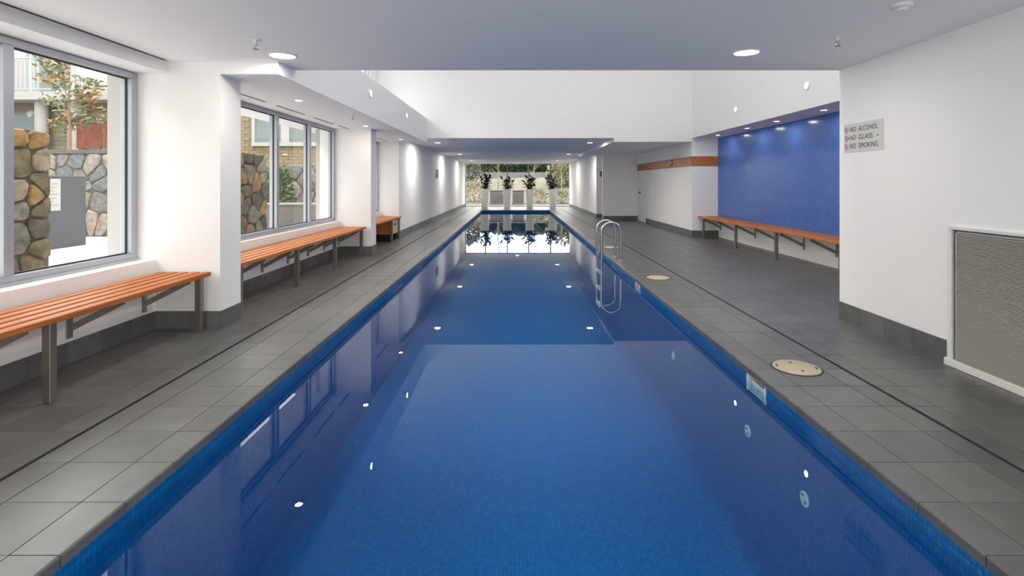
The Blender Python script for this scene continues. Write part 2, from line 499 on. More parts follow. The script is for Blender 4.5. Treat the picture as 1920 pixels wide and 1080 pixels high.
# light well
mb = MB(); mb.box(XR_VOID, 5.1, 5.03, Y_FAR, Z_FAR, Z_TOP)
struct('wall_void_right', mb, 'plaster', 'white upper wall of the light well above the tiled recess', 'wall')
mb = MB(); mb.box(-3.26, 2.36, Y_FAR, Y_FAR + 0.2, Z_FAR, Z_TOP); mb.box(2.36, XR_VOID + 0.3, Y_FAR, Y_FAR + 0.2, Z_NICHE, Z_TOP)
struct('wall_void_far', mb, 'plaster', 'bright white far wall of the light well', 'wall')
CY0, CY1, CZ0, CZ1 = 5.4, 11.87, 3.0, 4.5
struct('wall_void_left', MB().box(-3.46, -3.26, Y_CEIL - 0.15, CY0, 2.78, Z_TOP).box(-3.46, -3.26, CY1, Y_FAR + 0.2, 2.78, Z_TOP).box(-3.46, -3.26, CY0, CY1, 2.78, CZ0).box(-3.46, -3.26, CY0, CY1, CZ1, Z_TOP), 'plaster', 'upper white wall of the light well on the window side', 'wall')
struct('wall_void_near', MB().box(-3.26, XR_VOID, Y_CEIL - 0.15, Y_CEIL, TOUT, Z_TOP), 'plaster', 'upper white wall of the light well above the near ceiling', 'wall')
# ceilings
struct('ceiling', MB().box(-3.6, XR_VOID, Y_BACK - 0.1, Y_CEIL, Z_CEIL, TOUT), 'ceiling_paint', 'flat white ceiling over the near end of the pool', 'ceiling')
struct('ceiling_bulkhead', MB().box(-3.6, -3.085, Y_BACK, 4.68, 2.262, Z_CEIL), 'plaster', 'white boxed bulkhead above the near window', 'bulkhead')
mb = MB()
mb.box(-3.9, -2.10, 4.68, Y_CEIL, Z_BAY, Z_CEIL)
mb.box(-3.9, -2.10, Y_CEIL, Y_FAR, Z_BAY, 2.82)
struct('ceiling_bay', mb, 'plaster', 'lowered white bulkhead over the window bay', 'bulkhead')
mb = MB()
mb.box(-2.95, 2.36, Y_FAR + 0.2, Y_WIN + 0.15, Z_FAR, TOUT)
mb.box(2.36, 3.15, 19.3, Y_WIN + 0.15, Z_FAR, TOUT)
struct('ceiling_far', mb, 'ceiling_paint', 'low shaded ceiling over the far end of the pool', 'ceiling')
struct('ceiling_niche', MB().box(2.36, 5.2, Y_FAR + 0.2, 19.3, Z_NICHE, TOUT), 'ceiling_paint', 'lowered ceiling of the side niche', 'ceiling')

# ------------------------------------------------------------------ floor: slab, tiles, drains
floor = empty('floor', (0, 0, 0))
tag(floor, 'dark grey tiled pool deck', 'floor', kind='structure')
mb = MB()
mb.box(-3.19, PL - 0.1, Y_BACK, Y_WIN + 0.1, -0.3, -0.012)
mb.box(PR + 0.19, XR_ALC + 0.1, Y_BACK, Y_WIN + 0.1, -0.3, -0.012)
mb.box(PL - 0.1, PR + 0.19, P1 + 0.1, Y_WIN + 0.1, -0.3, -0.012)
mb.box(PL - 0.1, PR + 0.19, Y_BACK, P0 - 0.1, -0.3, -0.012)
mb.build('screed', 'grout_bed', floor)

G = 0.004
Y0, PITCH = 1.829, 0.305
def row_edges():
    k = int(math.floor((Y_BACK - Y0) / PITCH))
    rows = []
    while Y0 + k * PITCH < Y_WIN:
        rows.append((Y0 + k * PITCH, Y0 + (k + 1) * PITCH)); k += 1
    return rows
colsL = [(-3.19, -3.015), (-3.015, -2.71), (-2.71, -2.405), (-2.405, -2.249), (-2.226, -2.065), (-2.065, -1.754)]
colsR = [(1.80, 2.12), (2.12, 2.266), (2.289, 2.44), (2.44, 2.745), (2.745, 3.05)]
cx = 3.05
while cx < XR_ALC - 0.01:
    colsR.append((cx, min(cx + 0.305, XR_ALC))); cx += 0.305
single, field = [], MB()
LIDS = [(1.96, 3.68), (1.94, 7.17), (1.93, 10.55)]
def add_tile(x0, x1, y0, y1):
    yc = (y0 + y1) / 2; xc = (x0 + x1) / 2
    if y1 < 1.35 or x1 - x0 < 0.02 or y1 - y0 < 0.02:
        if y1 < 1.35:
            field.box(x0 + G/2, x1 - G/2, y0 + G/2, y1 - G/2, -0.014, 0.0)
        return
    px = 966 + xc / yc * F_PX
    if 1.5 < yc < 7.4 and -140 < px < 2060:
        single.append((x0, x1, y0, y1))
    else:
        field.box(x0 + G/2, x1 - G/2, y0 + G/2, y1 - G/2, -0.014, 0.0)
for y0, y1 in row_edges():
    if y1 > Y_WIN: y1 = Y_WIN
    for x0, x1 in colsL:
        add_tile(x0, x1, y0, y1)
    for x0, x1 in colsR:
        if y1 <= 5.03 and x0 >= XR_WALL: continue
        xx = x1
        if y0 < 5.03 < y1 and x1 > XR_WALL: add_tile(max(x0, XR_WALL), x1, 5.03, y1)
        if y0 < 5.03: xx = min(x1, XR_WALL)
        if 12.45 < y0 < Y_FAR and x1 > XR_VOID: add_tile(max(x0, XR_VOID), x1, y0, Y_FAR)
        if y0 > 12.45 and x0 >= XR_VOID - 0.02 and y0 < 18.2: continue
        if y0 > 12.45 and y0 < 19.3: xx = min(xx, XR_VOID)
        if y0 > 19.0:
            if x0 > XR_CORR: continue
            xx = min(xx, XR_CORR)
        add_tile(x0, xx, y0, y1)
x = PL - 0.179
while x < PR + 0.17:                          # beyond the far end and before the near end of the pool
    x1 = min(x + 0.305, PR + 0.17)
    for y0, y1 in row_edges():
        if y0 >= P1 + 0.1 or y1 <= P0 - 0.1:
            field.box(x + G/2, x1 - G/2, y0 + G/2, min(y1, Y_WIN) - G/2, -0.014, 0)
    x = x1
meshes = {}
for x0, x1, y0, y1 in single:
    key = (round(x1 - x0, 3), round(y1 - y0, 3))
    if key not in meshes:
        w, d = key
        meshes[key] = MB().box(-w/2 + G/2, w/2 - G/2, -d/2 + G/2, d/2 - G/2, -0.014, 0).mesh('floor_tile', bevel=0.0015)
        meshes[key].materials.append(M['slate_tile'])
    o = bpy.data.objects.new('floor_tile', meshes[key]); col.objects.link(o)
    o.parent = floor; o.location = ((x0 + x1)/2, (y0 + y1)/2, 0)
field.build('floor_tile_field', 'slate_tile', floor, kind='stuff')

# coping with rounded nosing
def coping_mesh(w, d, sgn):
    """local: inner (pool) edge at x=0, runs to x=-sgn*w"""
    prof = []
    r = 0.010; t = 0.045
    for k in range(5):
        a = math.pi/2 * k/4
        prof.append((-(r - r*math.sin(a)), -(r - r*math.cos(a))))
    prof = [(-w, 0.0)] + prof + [(0.0, -t), (-0.045, -t), (-w, -0.014)]
    b = MB()
    for yy in (-d/2 + 0.0025, d/2 - 0.0025):
        for px, pz in prof:
            b.v.append((px if sgn > 0 else -px, yy, pz))
    n = len(prof)
    for i in range(n):
        b.f.append((i, (i+1) % n, n + (i+1) % n, n + i))
    b.f.append(tuple(range(n))); b.f.append(tuple(range(2*n-1, n-1, -1)))
    me = b.mesh('coping_tile'); me.materials.append(M['slate_tile'])
    return me
cmL, cmR = coping_mesh(0.177, PITCH, 1), coping_mesh(0.168, PITCH, -1)
copfield = MB()
for y0, y1 in row_edges():
    yc = (y0 + y1) / 2
    if yc < P0 or yc > P1: continue
    for me, xx in ((cmL, PL), (cmR, PR)):
        if 1.4 < yc < 9:
            o = bpy.data.objects.new('coping_tile', me); col.objects.link(o)
            o.parent = floor; o.location = (xx, yc, 0)
        else:
            b = len(copfield.v)
            for v in me.vertices: copfield.v.append((v.co.x + xx, v.co.y + yc, v.co.z))
            for p in me.polygons: copfield.f.append(tuple(b + i for i in p.vertices))
x = PL
while x < PR - 0.01:
    x1 = min(x + 0.305, PR)
    copfield.box(x + G/2, x1 - G/2, P1, P1 + 0.18, -0.045, 0)
    copfield.box(x + G/2, x1 - G/2, P0 - 0.18, P0, -0.045, 0)
    x = x1
copfield.build('coping_tile_field', 'slate_tile', floor, kind='stuff')
# drain slots
for xa, xb in ((-2.249, -2.226), (2.266, 2.289)):
    m_ = MB(); m_.box(xa, xb, Y_BACK, Y_WIN, -0.013, -0.010)
    s_ = m_.build('drain_slot', 'black_slot', floor)
    MB().box(xa, xa + 0.003, Y_BACK, Y_WIN, -0.012, -0.004).box(xb - 0.003, xb, Y_BACK, Y_WIN, -0.012, -0.004).build('drain_edge', 'grout_bed', s_)

# ------------------------------------------------------------------ skirting tiles
def skirting(name, label, runs, h=0.155, t=0.012):
    """runs: list of (x0,y0,x1,y1,nx,ny): wall foot line and direction the face looks"""
    root = empty(name, (runs[0][0], runs[0][1], 0)); tag(root, label, 'skirting', kind='structure')
    for x0, y0, x1, y1, nx, ny in runs:
        L_ = math.hypot(x1 - x0, y1 - y0); dx, dy = (x1 - x0)/L_, (y1 - y0)/L_
        n = max(1, int(round(L_ / 0.305)))
        far = MB()
        for i in range(n):
            a, b = L_ * i/n + 0.0015, L_ * (i+1)/n - 0.0015
            pa = (x0 + dx*a, y0 + dy*a); pb = (x0 + dx*b, y0 + dy*b)
            xs = sorted((pa[0], pb[0], pa[0] + nx*t, pb[0] + nx*t)); ys = sorted((pa[1], pb[1], pa[1] + ny*t, pb[1] + ny*t))
            if min(ys) < 9.9 and max(ys) > 1.5:
                MB().box(xs[0], xs[-1], ys[0], ys[-1], 0.0, h).build('tile', 'skirting_tile', root)
            else:
                far.box(xs[0], xs[-1], ys[0], ys[-1], 0.0, h)
        if far.v: far.build('tile_run', 'skirting_tile', root, kind='stuff')
    return root
skirting('baseboard_left', 'dark tile skirting under the window ledge, around the near pillar',
         [(XL_LEDGE, 0.0, XL_LEDGE, 4.68, 1, 0), (XL_LEDGE, 4.68, -2.615, 4.68, 0, -1), (-2.615, 4.668, -2.615, 5.03, 1, 0)])
skirting('baseboard_bay', 'dark tile skirting behind the middle bench, around the second pillar',
         [(XL_LEDGE2, 5.03, XL_LEDGE2, 9.46, 1, 0), (XL_LEDGE2, 9.46, -2.585, 9.46, 0, -1), (-2.585, 9.448, -2.585, 9.81, 1, 0), (XL_LEDGE2, 9.81, XL_LEDGE2, 12.43, 1, 0), (XL_LEDGE2, 12.43, XL_CORR, 12.43, 0, -1)])
skirting('baseboard_corridor', 'dark tile skirting along the long corridor wall', [(XL_CORR, 12.42, XL_CORR, Y_WIN, 1, 0)])
skirting('baseboard_right', 'dark tile skirting below the no alcohol sign, ending at the louvred grille', [(XR_WALL, 3.78, XR_WALL, 5.03, -1, 0)], h=0.165)
skirting('baseboard_niche', 'dark tile skirting around the side niche',
         [(XR_VOID, 12.59, XR_VOID, 17.0, -1, 0), (XR_VOID, Y_FAR, XR_ALC, Y_FAR, 0, -1), (3.02, 18.2, XR_VOID, 18.2, 0, -1)])
skirting('baseboard_far', 'dark tile skirting by the far glass wall beyond the niche', [(XR_CORR, 19.29, XR_CORR, Y_WIN, -1, 0), (XR_CORR, 19.3, 4.3, 19.3, 0, -1)])

# ------------------------------------------------------------------ pool basin and water
pool = empty('pool_basin', (0, (P0 + P1)/2, Z_POOL))
tag(pool, 'long narrow lap pool lined with small blue mosaic', 'pool', kind='structure')
wl, wr = PL - 0.012, PR + 0.012
MB().box(wl - 0.2, wr + 0.2, P0 - 0.2, P1 + 0.2, Z_POOL - 0.15, Z_POOL).build('pool_floor', 'pool_floor_mosaic', pool)
SK = [(3.46, 3.72), (6.93, 7.19), (10.35, 10.61)]      # skimmer mouths in the long wall
def side_with_mouths(x0, x1):
    b = MB(); y = P0 - 0.2
    for a, c in SK:
        b.box(x0, x1, y, a, Z_POOL, -0.046); b.box(x0, x1, a, c, Z_POOL, -0.17); y = c
    b.box(x0, x1, y, P1 + 0.2, Z_POOL, -0.046)
    return b
MB().box(wl - 0.2, wl, P0 - 0.2, P1 + 0.2, Z_POOL, -0.046).build('pool_side', 'pool_side_mosaic', pool)
side_with_mouths(wr, wr + 0.2).build('pool_side', 'pool_side_mosaic', pool)
MB().box(wl, wr, P1 + 0.012, P1 + 0.2, Z_POOL, -0.046).build('pool_end', 'pool_end_mosaic', pool)
MB().box(wl, wr, P0 - 0.2, P0 - 0.012, Z_POOL, -0.046).build('pool_end', 'pool_end_mosaic', pool)
# waterline band: real little tiles where they show largest
band = MB(); tp = 0.025
y = 1.6
while y < 9.0:
    for k in range(3):
        z1 = -0.047 - k * tp
        band.box(wl, wl + 0.003, y + 0.001, y + tp - 0.001, z1 - tp + 0.001, z1 - 0.001)
        if not any(a - 0.02 < y < c + 0.0 for a, c in SK):
            band.box(wr - 0.003, wr, y + 0.001, y + tp - 0.001, z1 - tp + 0.001, z1 - 0.001)
    y += tp
band.build('waterline_tile_band', 'waterline_mosaic', pool, kind='stuff')
water = MB()
water.v = [(wl, P0 - 0.012, Z_WATER), (wr, P0 - 0.012, Z_WATER), (wr, P1 + 0.012, Z_WATER), (wl, P1 + 0.012, Z_WATER)]; water.f = [(0, 1, 2, 3)]
tag(water.build('pool_water', 'water'), 'still clear blue water filling the lap pool', 'water', kind='stuff')
# skimmers
for (a, c), where in zip(SK, ('nearest the louvred grille', 'below the middle deck lid', 'behind the pool ladder')):
    sk = empty('pool_skimmer', (wr, (a + c)/2, -0.17)); tag(sk, 'white skimmer mouth in the pool edge, ' + where, 'skimmer', 'skimmer mouths along the pool edge')
    b = MB(); z0, z1, d = -0.165, -0.048, 0.16
    b.box(wr + d, wr + d + 0.01, a, c, z0, z1); b.box(wr + 0.002, wr + d, a, a + 0.008, z0, z1); b.box(wr + 0.002, wr + d, c - 0.008, c, z0, z1); b.box(wr + 0.002, wr + d, a, c, z0, z0 + 0.006)
    b.build('throat', 'skimmer_white', sk)
    b = MB(); b.box(wr - 0.008, wr + 0.002, a - 0.01, a + 0.006, z0, z1 + 0.002).box(wr - 0.008, wr + 0.002, c - 0.006, c + 0.01, z0, z1 + 0.002).box(wr - 0.008, wr + 0.002, a, c, z1 - 0.004, z1 + 0.002)
    b.build('face_frame', 'white_metal', sk)
    MB().box(wr + 0.02, wr + 0.028, a + 0.01, c - 0.01, z0 + 0.01, z0 + 0.075).build('weir_flap', 'fitting_white', sk)
for (yy, zz), where in zip(((2.99, -0.50), (3.72, -0.46), (5.47, -0.50)), ('nearest the camera', 'below the near skimmer', 'beyond the near skimmer')):
    r_ = 0.042
    it = empty('pool_inlet', (wr, yy, zz)); tag(it, 'round pale water inlet on the submerged pool wall, ' + where, 'inlet', 'water inlets')
    MB().lathe([(r_, 0), (r_, -0.008), (r_*0.75, -0.012), (r_*0.7, -0.006), (r_*0.7, 0)], (wr, yy, zz), 20, 'x').build('flange', 'fitting_white', it, smooth=True)
    MB().lathe([(r_*0.4, 0), (r_*0.4, -0.018), (r_*0.25, -0.02)], (wr, yy, zz), 16, 'x').build('nozzle', 'skimmer_white', it, smooth=True)

# deck lids
for (lx, ly), where in zip(LIDS, ('nearest the camera, opposite the grille', 'in front of the pool ladder', 'behind the pool ladder')):
    t = empty('skimmer_lid', (lx, ly, 0)); tag(t, 'round cream plastic lid set in the deck, ' + where, 'lid', 'round deck lids')
    r = 0.153
    MB().lathe([(r + 0.012, 0.0005), (r + 0.012, 0.003), (r + 0.001, 0.003), (r + 0.001, 0.0005)], (lx, ly, 0), 40).build('rim', 'grout_bed', t)
    MB().lathe([(r, 0.0), (r, 0.006), (r - 0.004, 0.009), (0.02, 0.010)], (lx, ly, 0), 40).build('cover', 'lid_plastic', t, smooth=True)
    for ang in (0.35, 0.35 + math.pi):
        hx, hy = lx + 0.085*math.cos(ang + 1.2), ly + 0.085*math.sin(ang + 1.2)
        MB().lathe([(0.011, 0.0095), (0.011, 0.0112)], (hx, hy, 0), 12).build('lift_hole', 'black_slot', t)
        sx, sy = lx + 0.125*math.cos(ang - 0.6), ly + 0.125*math.sin(ang - 0.6)
        tx, ty = -math.sin(ang - 0.6), math.cos(ang - 0.6)
        MB().bar((sx - tx*0.022, sy - ty*0.022, 0.0102), (sx + tx*0.022, sy + ty*0.022, 0.0102), 0.010, 0.0015).build('finger_slot', 'black_slot', t)

# ladder
lad = empty('pool_ladder', (1.75, 9.0, 0)); tag(lad, 'chrome pool ladder with two arched handrails at the pool edge', 'ladder')
def rail(y):
    R = 0.16; xd, xp, ztop = 1.75, 1.43, 0.635
    p = [(xd, y, 0.0), (xd, y, 0.25), (xd, y, ztop - R)]
    for k in range(1, 12):
        a = math.pi * k/12
        p.append(((xd + xp)/2 + R*math.cos(a), y, ztop - R + R*math.sin(a)))
    p += [(xp, y, ztop - R), (xp, y, 0.2), (xp, y, -0.3), (xp, y, -0.85)]
    return p
for y in (8.75, 9.25):
    r_ = MB().tube(rail(y), 0.02, 12).build('handrail', 'stainless', lad, smooth=True)
    MB().lathe([(0.05, 0.0), (0.05, 0.008), (0.042, 0.014), (0.022, 0.016)], (1.75, y, 0.0), 20).build('base_flange', 'stainless', r_, smooth=True)
for z in (-0.22, -0.5, -0.78):
    MB().box(1.40, 1.47, 8.77, 9.23, z - 0.012, z + 0.012).build('tread', 'fitting_white', lad, bevel=0.004)

# ------------------------------------------------------------------ windows
def window_x(name, label, x, y0, y1, z0, z1, mulls, fw=0.075, dep=0.10, thick_bottom=0.06):
    """glazing in a plane of constant x; x is the inner face of the frame"""
    root = empty(name, (x, (y0 + y1)/2, z0)); tag(root, label, 'window', kind='structure')
    xo = x - dep
    b = MB()
    b.box(xo, x, y0, y1, z0, z0 + thick_bottom); b.box(xo, x, y0, y1, z1 - 0.05, z1)
    b.box(xo, x, y0, y0 + fw, z0 + thick_bottom, z1 - 0.05); b.box(xo, x, y1 - fw, y1, z0 + thick_bottom, z1 - 0.05)
    b.build('window_frame', 'aluminium', root, bevel=0.003)
    b = MB(); b.box(xo + 0.01, x + 0.02, y0, y1, z0 - 0.015, z0 + 0.018)
    b.build('sill_rail', 'aluminium', root, bevel=0.003)
    edges = [y0 + fw] + [e for m in mulls for e in (m - fw/2, m + fw/2)] + [y1 - fw]
    for m_ in mulls:
        MB().box(xo, x, m_ - fw/2, m_ + fw/2, z0 + thick_bottom, z1 - 0.05).build('mullion', 'aluminium', root, bevel=0.003)
    for i in range(0, len(edges), 2):
        a, c = edges[i], edges[i+1]
        za, zb = z0 + thick_bottom, z1 - 0.05
        p = MB(); xg = x - dep*0.55
        p.v = [(xg, a, za), (xg, c, za), (xg, c, zb), (xg, a, zb)]; p.f = [(0, 1, 2, 3)]
        pn = p.build('pane', 'window_glass', root)
        g = 0.012; q = MB(); xa, xb = xg + 0.002, xg + 0.014
        q.box(xa, xb, a, a + g, za, zb).box(xa, xb, c - g, c, za, zb).box(xa, xb, a + g, c - g, za, za + g).box(xa, xb, a + g, c - g, zb - g, zb)
        q.build('gasket', 'dark_gasket', pn)
    return root
window_x('window_1', 'large grey-framed window above the nearest bench', XL_WIN, Y_BACK + 0.1, 4.68, 0.612, 2.255, [3.49, 2.2, 0.96, -0.28])
window_x('window_2', 'grey-framed window of several panes above the middle bench', XL_WIN2, 5.03, 9.46, 0.612, 2.255, [6.03, 7.18, 8.32])
window_x('window_3', 'grey-framed window above the short bench with a box', XL_WIN2, 9.81, 12.43, 0.612, 2.255, [11.1])

def window_y(name, label, y, x0, x1, z0, z1, mulls, fw=0.06, dep=0.12):
    root = empty(name, ((x0 + x1)/2, y, z0)); tag(root, label, 'window', kind='structure')
    b = MB()
    b.box(x0, x1, y, y + dep, z0, z0 + 0.05); b.box(x0, x1, y, y + dep, z1 - 0.04, z1)
    b.box(x0, x0 + fw, y, y + dep, z0 + 0.05, z1 - 0.04); b.box(x1 - fw, x1, y, y + dep, z0 + 0.05, z1 - 0.04)
    b.build('window_frame', 'aluminium', root)
    edges = [x0 + fw] + [e for m in mulls for e in (m - fw/2, m + fw/2)] + [x1 - fw]
    for m_ in mulls:
        MB().box(m_ - fw/2, m_ + fw/2, y, y + dep, z0 + 0.05, z1 - 0.04).build('mullion', 'switch_grey', root)
    for i in range(0, len(edges), 2):
        p = MB(); a, c = edges[i], edges[i+1]; yg = y + dep/2
        p.v = [(a, yg, z0 + 0.05), (c, yg, z0 + 0.05), (c, yg, z1 - 0.04), (a, yg, z1 - 0.04)]; p.f = [(0, 1, 2, 3)]
        p.build('pane', 'window_glass', root)
    return root
window_y('window_4', 'full height glass wall behind the row of planters', Y_WIN, XL_CORR, XR_CORR + 0.06, 0.0, Z_FAR, [-1.62, -0.43, 0.74, 1.93])
window_y('window_added_back', 'unseen glazed wall added at the near end for more daylight', Y_BACK - 0.1, -3.28, XR_WALL, 0.0, Z_CEIL, [-2.0, -0.7, 0.6, 1.9])  # unseen, added behind the camera to bring daylight into the near end

window_x('window_7', 'high clerestory window of the light well above the bench bay', -3.30, CY0, CY1, CZ0, CZ1, [7.0, 8.6, 10.2])
# added skylight strip, sized for its daylight, and roof of the light well
YS = 6.5
sk = empty('window_added_top', (0.48, 6.8, Z_TOP)); tag(sk, 'unseen glazed skylight strip added in the roof of the light well', 'skylight', kind='structure')
MB().box(-3.4, 4.6, Y_CEIL - 0.15, Y_CEIL - 0.05, Z_TOP, Z_TOP + 0.12).box(-3.4, 4.6, YS - 0.08, YS, Z_TOP + 0.1, Z_TOP + 0.16).build('window_frame', 'aluminium', sk)
b = MB(); zz = Z_TOP + 0.13
b.v = [(-3.4, Y_CEIL - 0.15, zz), (4.6, Y_CEIL - 0.15, zz), (4.6, YS, zz), (-3.4, YS, zz)]; b.f = [(0, 1, 2, 3)]
b.build('pane', 'window_glass', sk)
struct('ceiling_void', MB().box(-3.46, 5.1, YS, Y_FAR + 0.2, Z_TOP, Z_TOP + 0.2), 'ceiling_paint', 'high ceiling of the light well beside the added skylight', 'ceiling')

# ------------------------------------------------------------------ benches
def bench(label, xb, xf, y0, y1, zt, leg_x, legs, brackets, xwall, nsl=5, gap=0.026, sub='bench_wood', wall_t=0.0):
    s = 1 if xf > xb else -1
    root = empty('slatted_bench', ((xb + xf)/2, (y0 + y1)/2, 0)); tag(root, label, 'bench', 'slatted wall benches')
    W = abs(xf - xb); w = (W - gap*(nsl - 1))/nsl; th = 0.036
    for i in range(nsl):
        a = xb + s*i*(w + gap); c = a + s*w
        MB().box(min(a, c), max(a, c), y0, y1, zt - th, zt).build('slat', sub, root, bevel=0.004)
    for y in legs:
        lg = MB().box(leg_x - 0.025, leg_x + 0.025, y - 0.025, y + 0.025, 0.006, zt - th - 0.0).build('leg', 'bench_steel', root, bevel=0.003)
        MB().box(leg_x - 0.04, leg_x + 0.04, y - 0.035, y + 0.035, 0.0, 0.006).build('foot_plate', 'bench_steel', lg)
    for y in brackets:
        xw = xwall + s*0.003
        br = MB()
        br.box(min(xw, xw + s*0.012), max(xw, xw + s*0.012), y - 0.022, y + 0.022, zt - 0.33, zt - th)
        br.bar((xw + s*0.022, y, zt - 0.255), (leg_x - s*0.06, y, zt - th - 0.03), 0.008, 0.045)
        br.box(min(xw, leg_x), max(xw, leg_x), y - 0.02, y + 0.02, zt - th - 0.012, zt - th)
        br.build('bracket', 'bench_steel', root)
    return root
bench('orange wooden slatted bench below the near window', -3.125, -2.665, -0.4, 4.63, 0.512, -2.735, [0.3, 1.65, 3.1, 4.57], [0.8, 1.5, 2.27, 3.02, 3.77, 4.53], XL_LEDGE)
bench('orange wooden slatted bench between the two white pillars', -3.125, -2.655, 5.08, 9.42, 0.512, -2.715, [5.2, 6.57, 7.95, 9.32], [5.85, 6.54, 7.28, 7.98, 8.66, 9.37], XL_LEDGE2)
bench('long wooden bench below the blue mosaic wall', 4.815, 4.345, 5.2, 12.58, 0.50, 4.385, [5.3, 7.1, 8.87, 10.5, 12.3], [6.15, 7.05, 7.95, 8.86, 9.76, 10.66, 11.57, 12.45], XR_ALC, gap=0.006, sub='bench_wood')
short = bench('short slatted bench with a wooden box underneath, beside the second pillar', -3.125, -2.665, 9.86, 12.38, 0.512, -2.69, [11.5, 12.2], [9.95, 10.7], XL_LEDGE2)
bx = empty('storage_box', (-2.9, 11.85, 0)); tag(bx, 'wooden storage box tucked under the short bench', 'box')
MB().box(-3.12, -2.70, 11.53, 11.55, 0.16, 0.46).build('end_panel', 'box_wood', bx)
MB().box(-2.72, -2.70, 11.55, 12.15, 0.16, 0.46).build('front_panel', 'pale_wood', bx, label='pale wooden front panel')
MB().box(-3.12, -2.72, 12.13, 12.15, 0.16, 0.46).build('end_panel', 'box_wood', bx)
MB().box(-3.12, -2.72, 11.55, 12.13, 0.16, 0.18).build('bottom_panel', 'box_wood', bx)
for yy in (11.6, 12.1):
    MB().box(-3.05, -2.74, yy - 0.02, yy + 0.02, 0.0, 0.16).build('runner', 'black_slot', bx)
MB().box(-2.70, -2.688, 11.72, 11.95, 0.34, 0.385).build('handle', 'switch_grey', bx, bevel=0.004)

# ------------------------------------------------------------------ hook rail
hr = empty('hook_rail', (XR_VOID, 14.0, 1.7)); tag(hr, 'brown wooden rail wrapping the niche corner', 'rail')
MB().box(XR_VOID - 0.022, XR_VOID, Y_FAR - 0.022, 18.19, 1.70, 1.925).build('rail_board', 'strip_wood', hr, bevel=0.003)
MB().box(XR_VOID, XR_ALC - 0.012, Y_FAR - 0.022, Y_FAR, 1.70, 1.925).build('rail_board', 'strip_wood', hr, bevel=0.003)
hk = MB(); hx = XR_VOID - 0.022
hk.box(hx - 0.008, hx, 14.08, 14.12, 1.76, 1.90)
hk.tube([(hx - 0.004, 14.1, 1.80), (hx - 0.05, 14.1, 1.74), (hx - 0.075, 14.1, 1.71), (hx - 0.09, 14.1, 1.735)], 0.011, 8)
hk.tube([(hx - 0.004, 14.1, 1.87), (hx - 0.05, 14.1, 1.90)], 0.010, 8)
hk.build('coat_hook', 'switch_grey', hr)
kb = MB().lathe([(0.035, 0), (0.035, -0.01), (0.02, -0.04), (0.028, -0.06), (0.02, -0.075)], (XR_VOID, 17.8, 0.97), 16, 'x')
tag(kb.build('small_knob', 'switch_grey', smooth=True), 'small grey round knob low on the hook rail wall', 'knob')  # a plain round knob on the wall, not for coats
sw = MB().box(3.10, 3.16, 19.285, 19.3, 1.52, 1.72)
tag(sw.build('wall_switch', 'switch_grey', bevel=0.004), 'dark switch plate on the narrow passage wall', 'switch')
pq = empty('wall_plaque', (XL_CORR, 18.5, 1.48)); tag(pq, 'small grey plaque on the long corridor wall', 'plaque')
MB().box(XL_CORR, XL_CORR + 0.02, 18.25, 18.75, 1.46, 1.76).build('backing', 'plaque_grey', pq, bevel=0.003)
MB().box(XL_CORR + 0.02, XL_CORR + 0.03, 18.3, 18.7, 1.50, 1.72).build('face_panel', 'louvre_metal', pq)

# ------------------------------------------------------------------ sign
sg = empty('pool_rule_sign', (XR_WALL, 4.69, 1.57)); tag(sg, 'grey metal sign reading no alcohol, no glass, no smoking', 'sign')
sy0, sy1, sz0, sz1 = 4.425, 4.955, 1.57, 1.832
MB().box(XR_WALL - 0.004, XR_WALL, sy0, sy1, sz0, sz1).build('panel', 'sign_panel', sg, bevel=0.0008)
def text_obj(name, txt, y, z, size, mat, parent):
    c = bpy.data.curves.new(name, 'FONT'); c.body = txt; c.size = size; c.extrude = 0.0004
    c.space_character = 1.02
    c.materials.append(M[mat])
    o = bpy.data.objects.new(name, c); col.objects.link(o)
    me = bpy.data.meshes.new_from_object(o)
    bpy.data.objects.remove(o, do_unlink=True)
    o = bpy.data.objects.new(name, me); col.objects.link(o)
    o.parent = parent
    wl_ = wloc(parent)
    o.location = (XR_WALL - 0.0046 - wl_[0], y - wl_[1], z - wl_[2])
    # text runs towards the camera (-Y) and faces -X
    o.rotation_euler = Matrix(((0, 0, -1), (-1, 0, 0), (0, 1, 0))).to_euler()
    return o
for txt, z, wd_ in (('ALCOHOL', 1.757, 0.252), ('GLASS', 1.681, 0.185), ('SMOKING', 1.605, 0.252)):
    for word, yy, target in (('NO', 4.868, 0.082), (txt, 4.745, wd_)):
        o = text_obj('lettering', word, yy, z, 0.064, 'sign_ink', sg)
        w0 = max(v.co.x for v in o.data.vertices) - min(v.co.x for v in o.data.vertices)
        o.scale.x = target / w0
for z in (1.777, 1.701, 1.625):
    c0 = (XR_WALL - 0.004, 4.918, z)
    pg = MB().lathe([(0.027, 0.0), (0.027, -0.0008), (0.022, -0.0008), (0.022, 0.0)], c0, 28, 'x', closed=False).build('prohibition_ring', 'sign_red', sg)
    MB().bar((c0[0] - 0.0005, c0[1] + 0.017, z + 0.017), (c0[0] - 0.0005, c0[1] - 0.017, z - 0.017), 0.0008, 0.005).build('slash', 'sign_red', pg)
    MB().box(c0[0] - 0.0006, c0[0], c0[1] - 0.005, c0[1] + 0.004, z - 0.013, z + 0.014).build('symbol', 'sign_ink', pg)
for yy in (sy1 - 0.07, sy0 + 0.07):
    MB().lathe([(0.007, 0), (0.007, -0.002), (0.004, -0.003)], (XR_WALL - 0.004, yy, 1.70), 12, 'x').build('screw', 'sign_ink', sg)

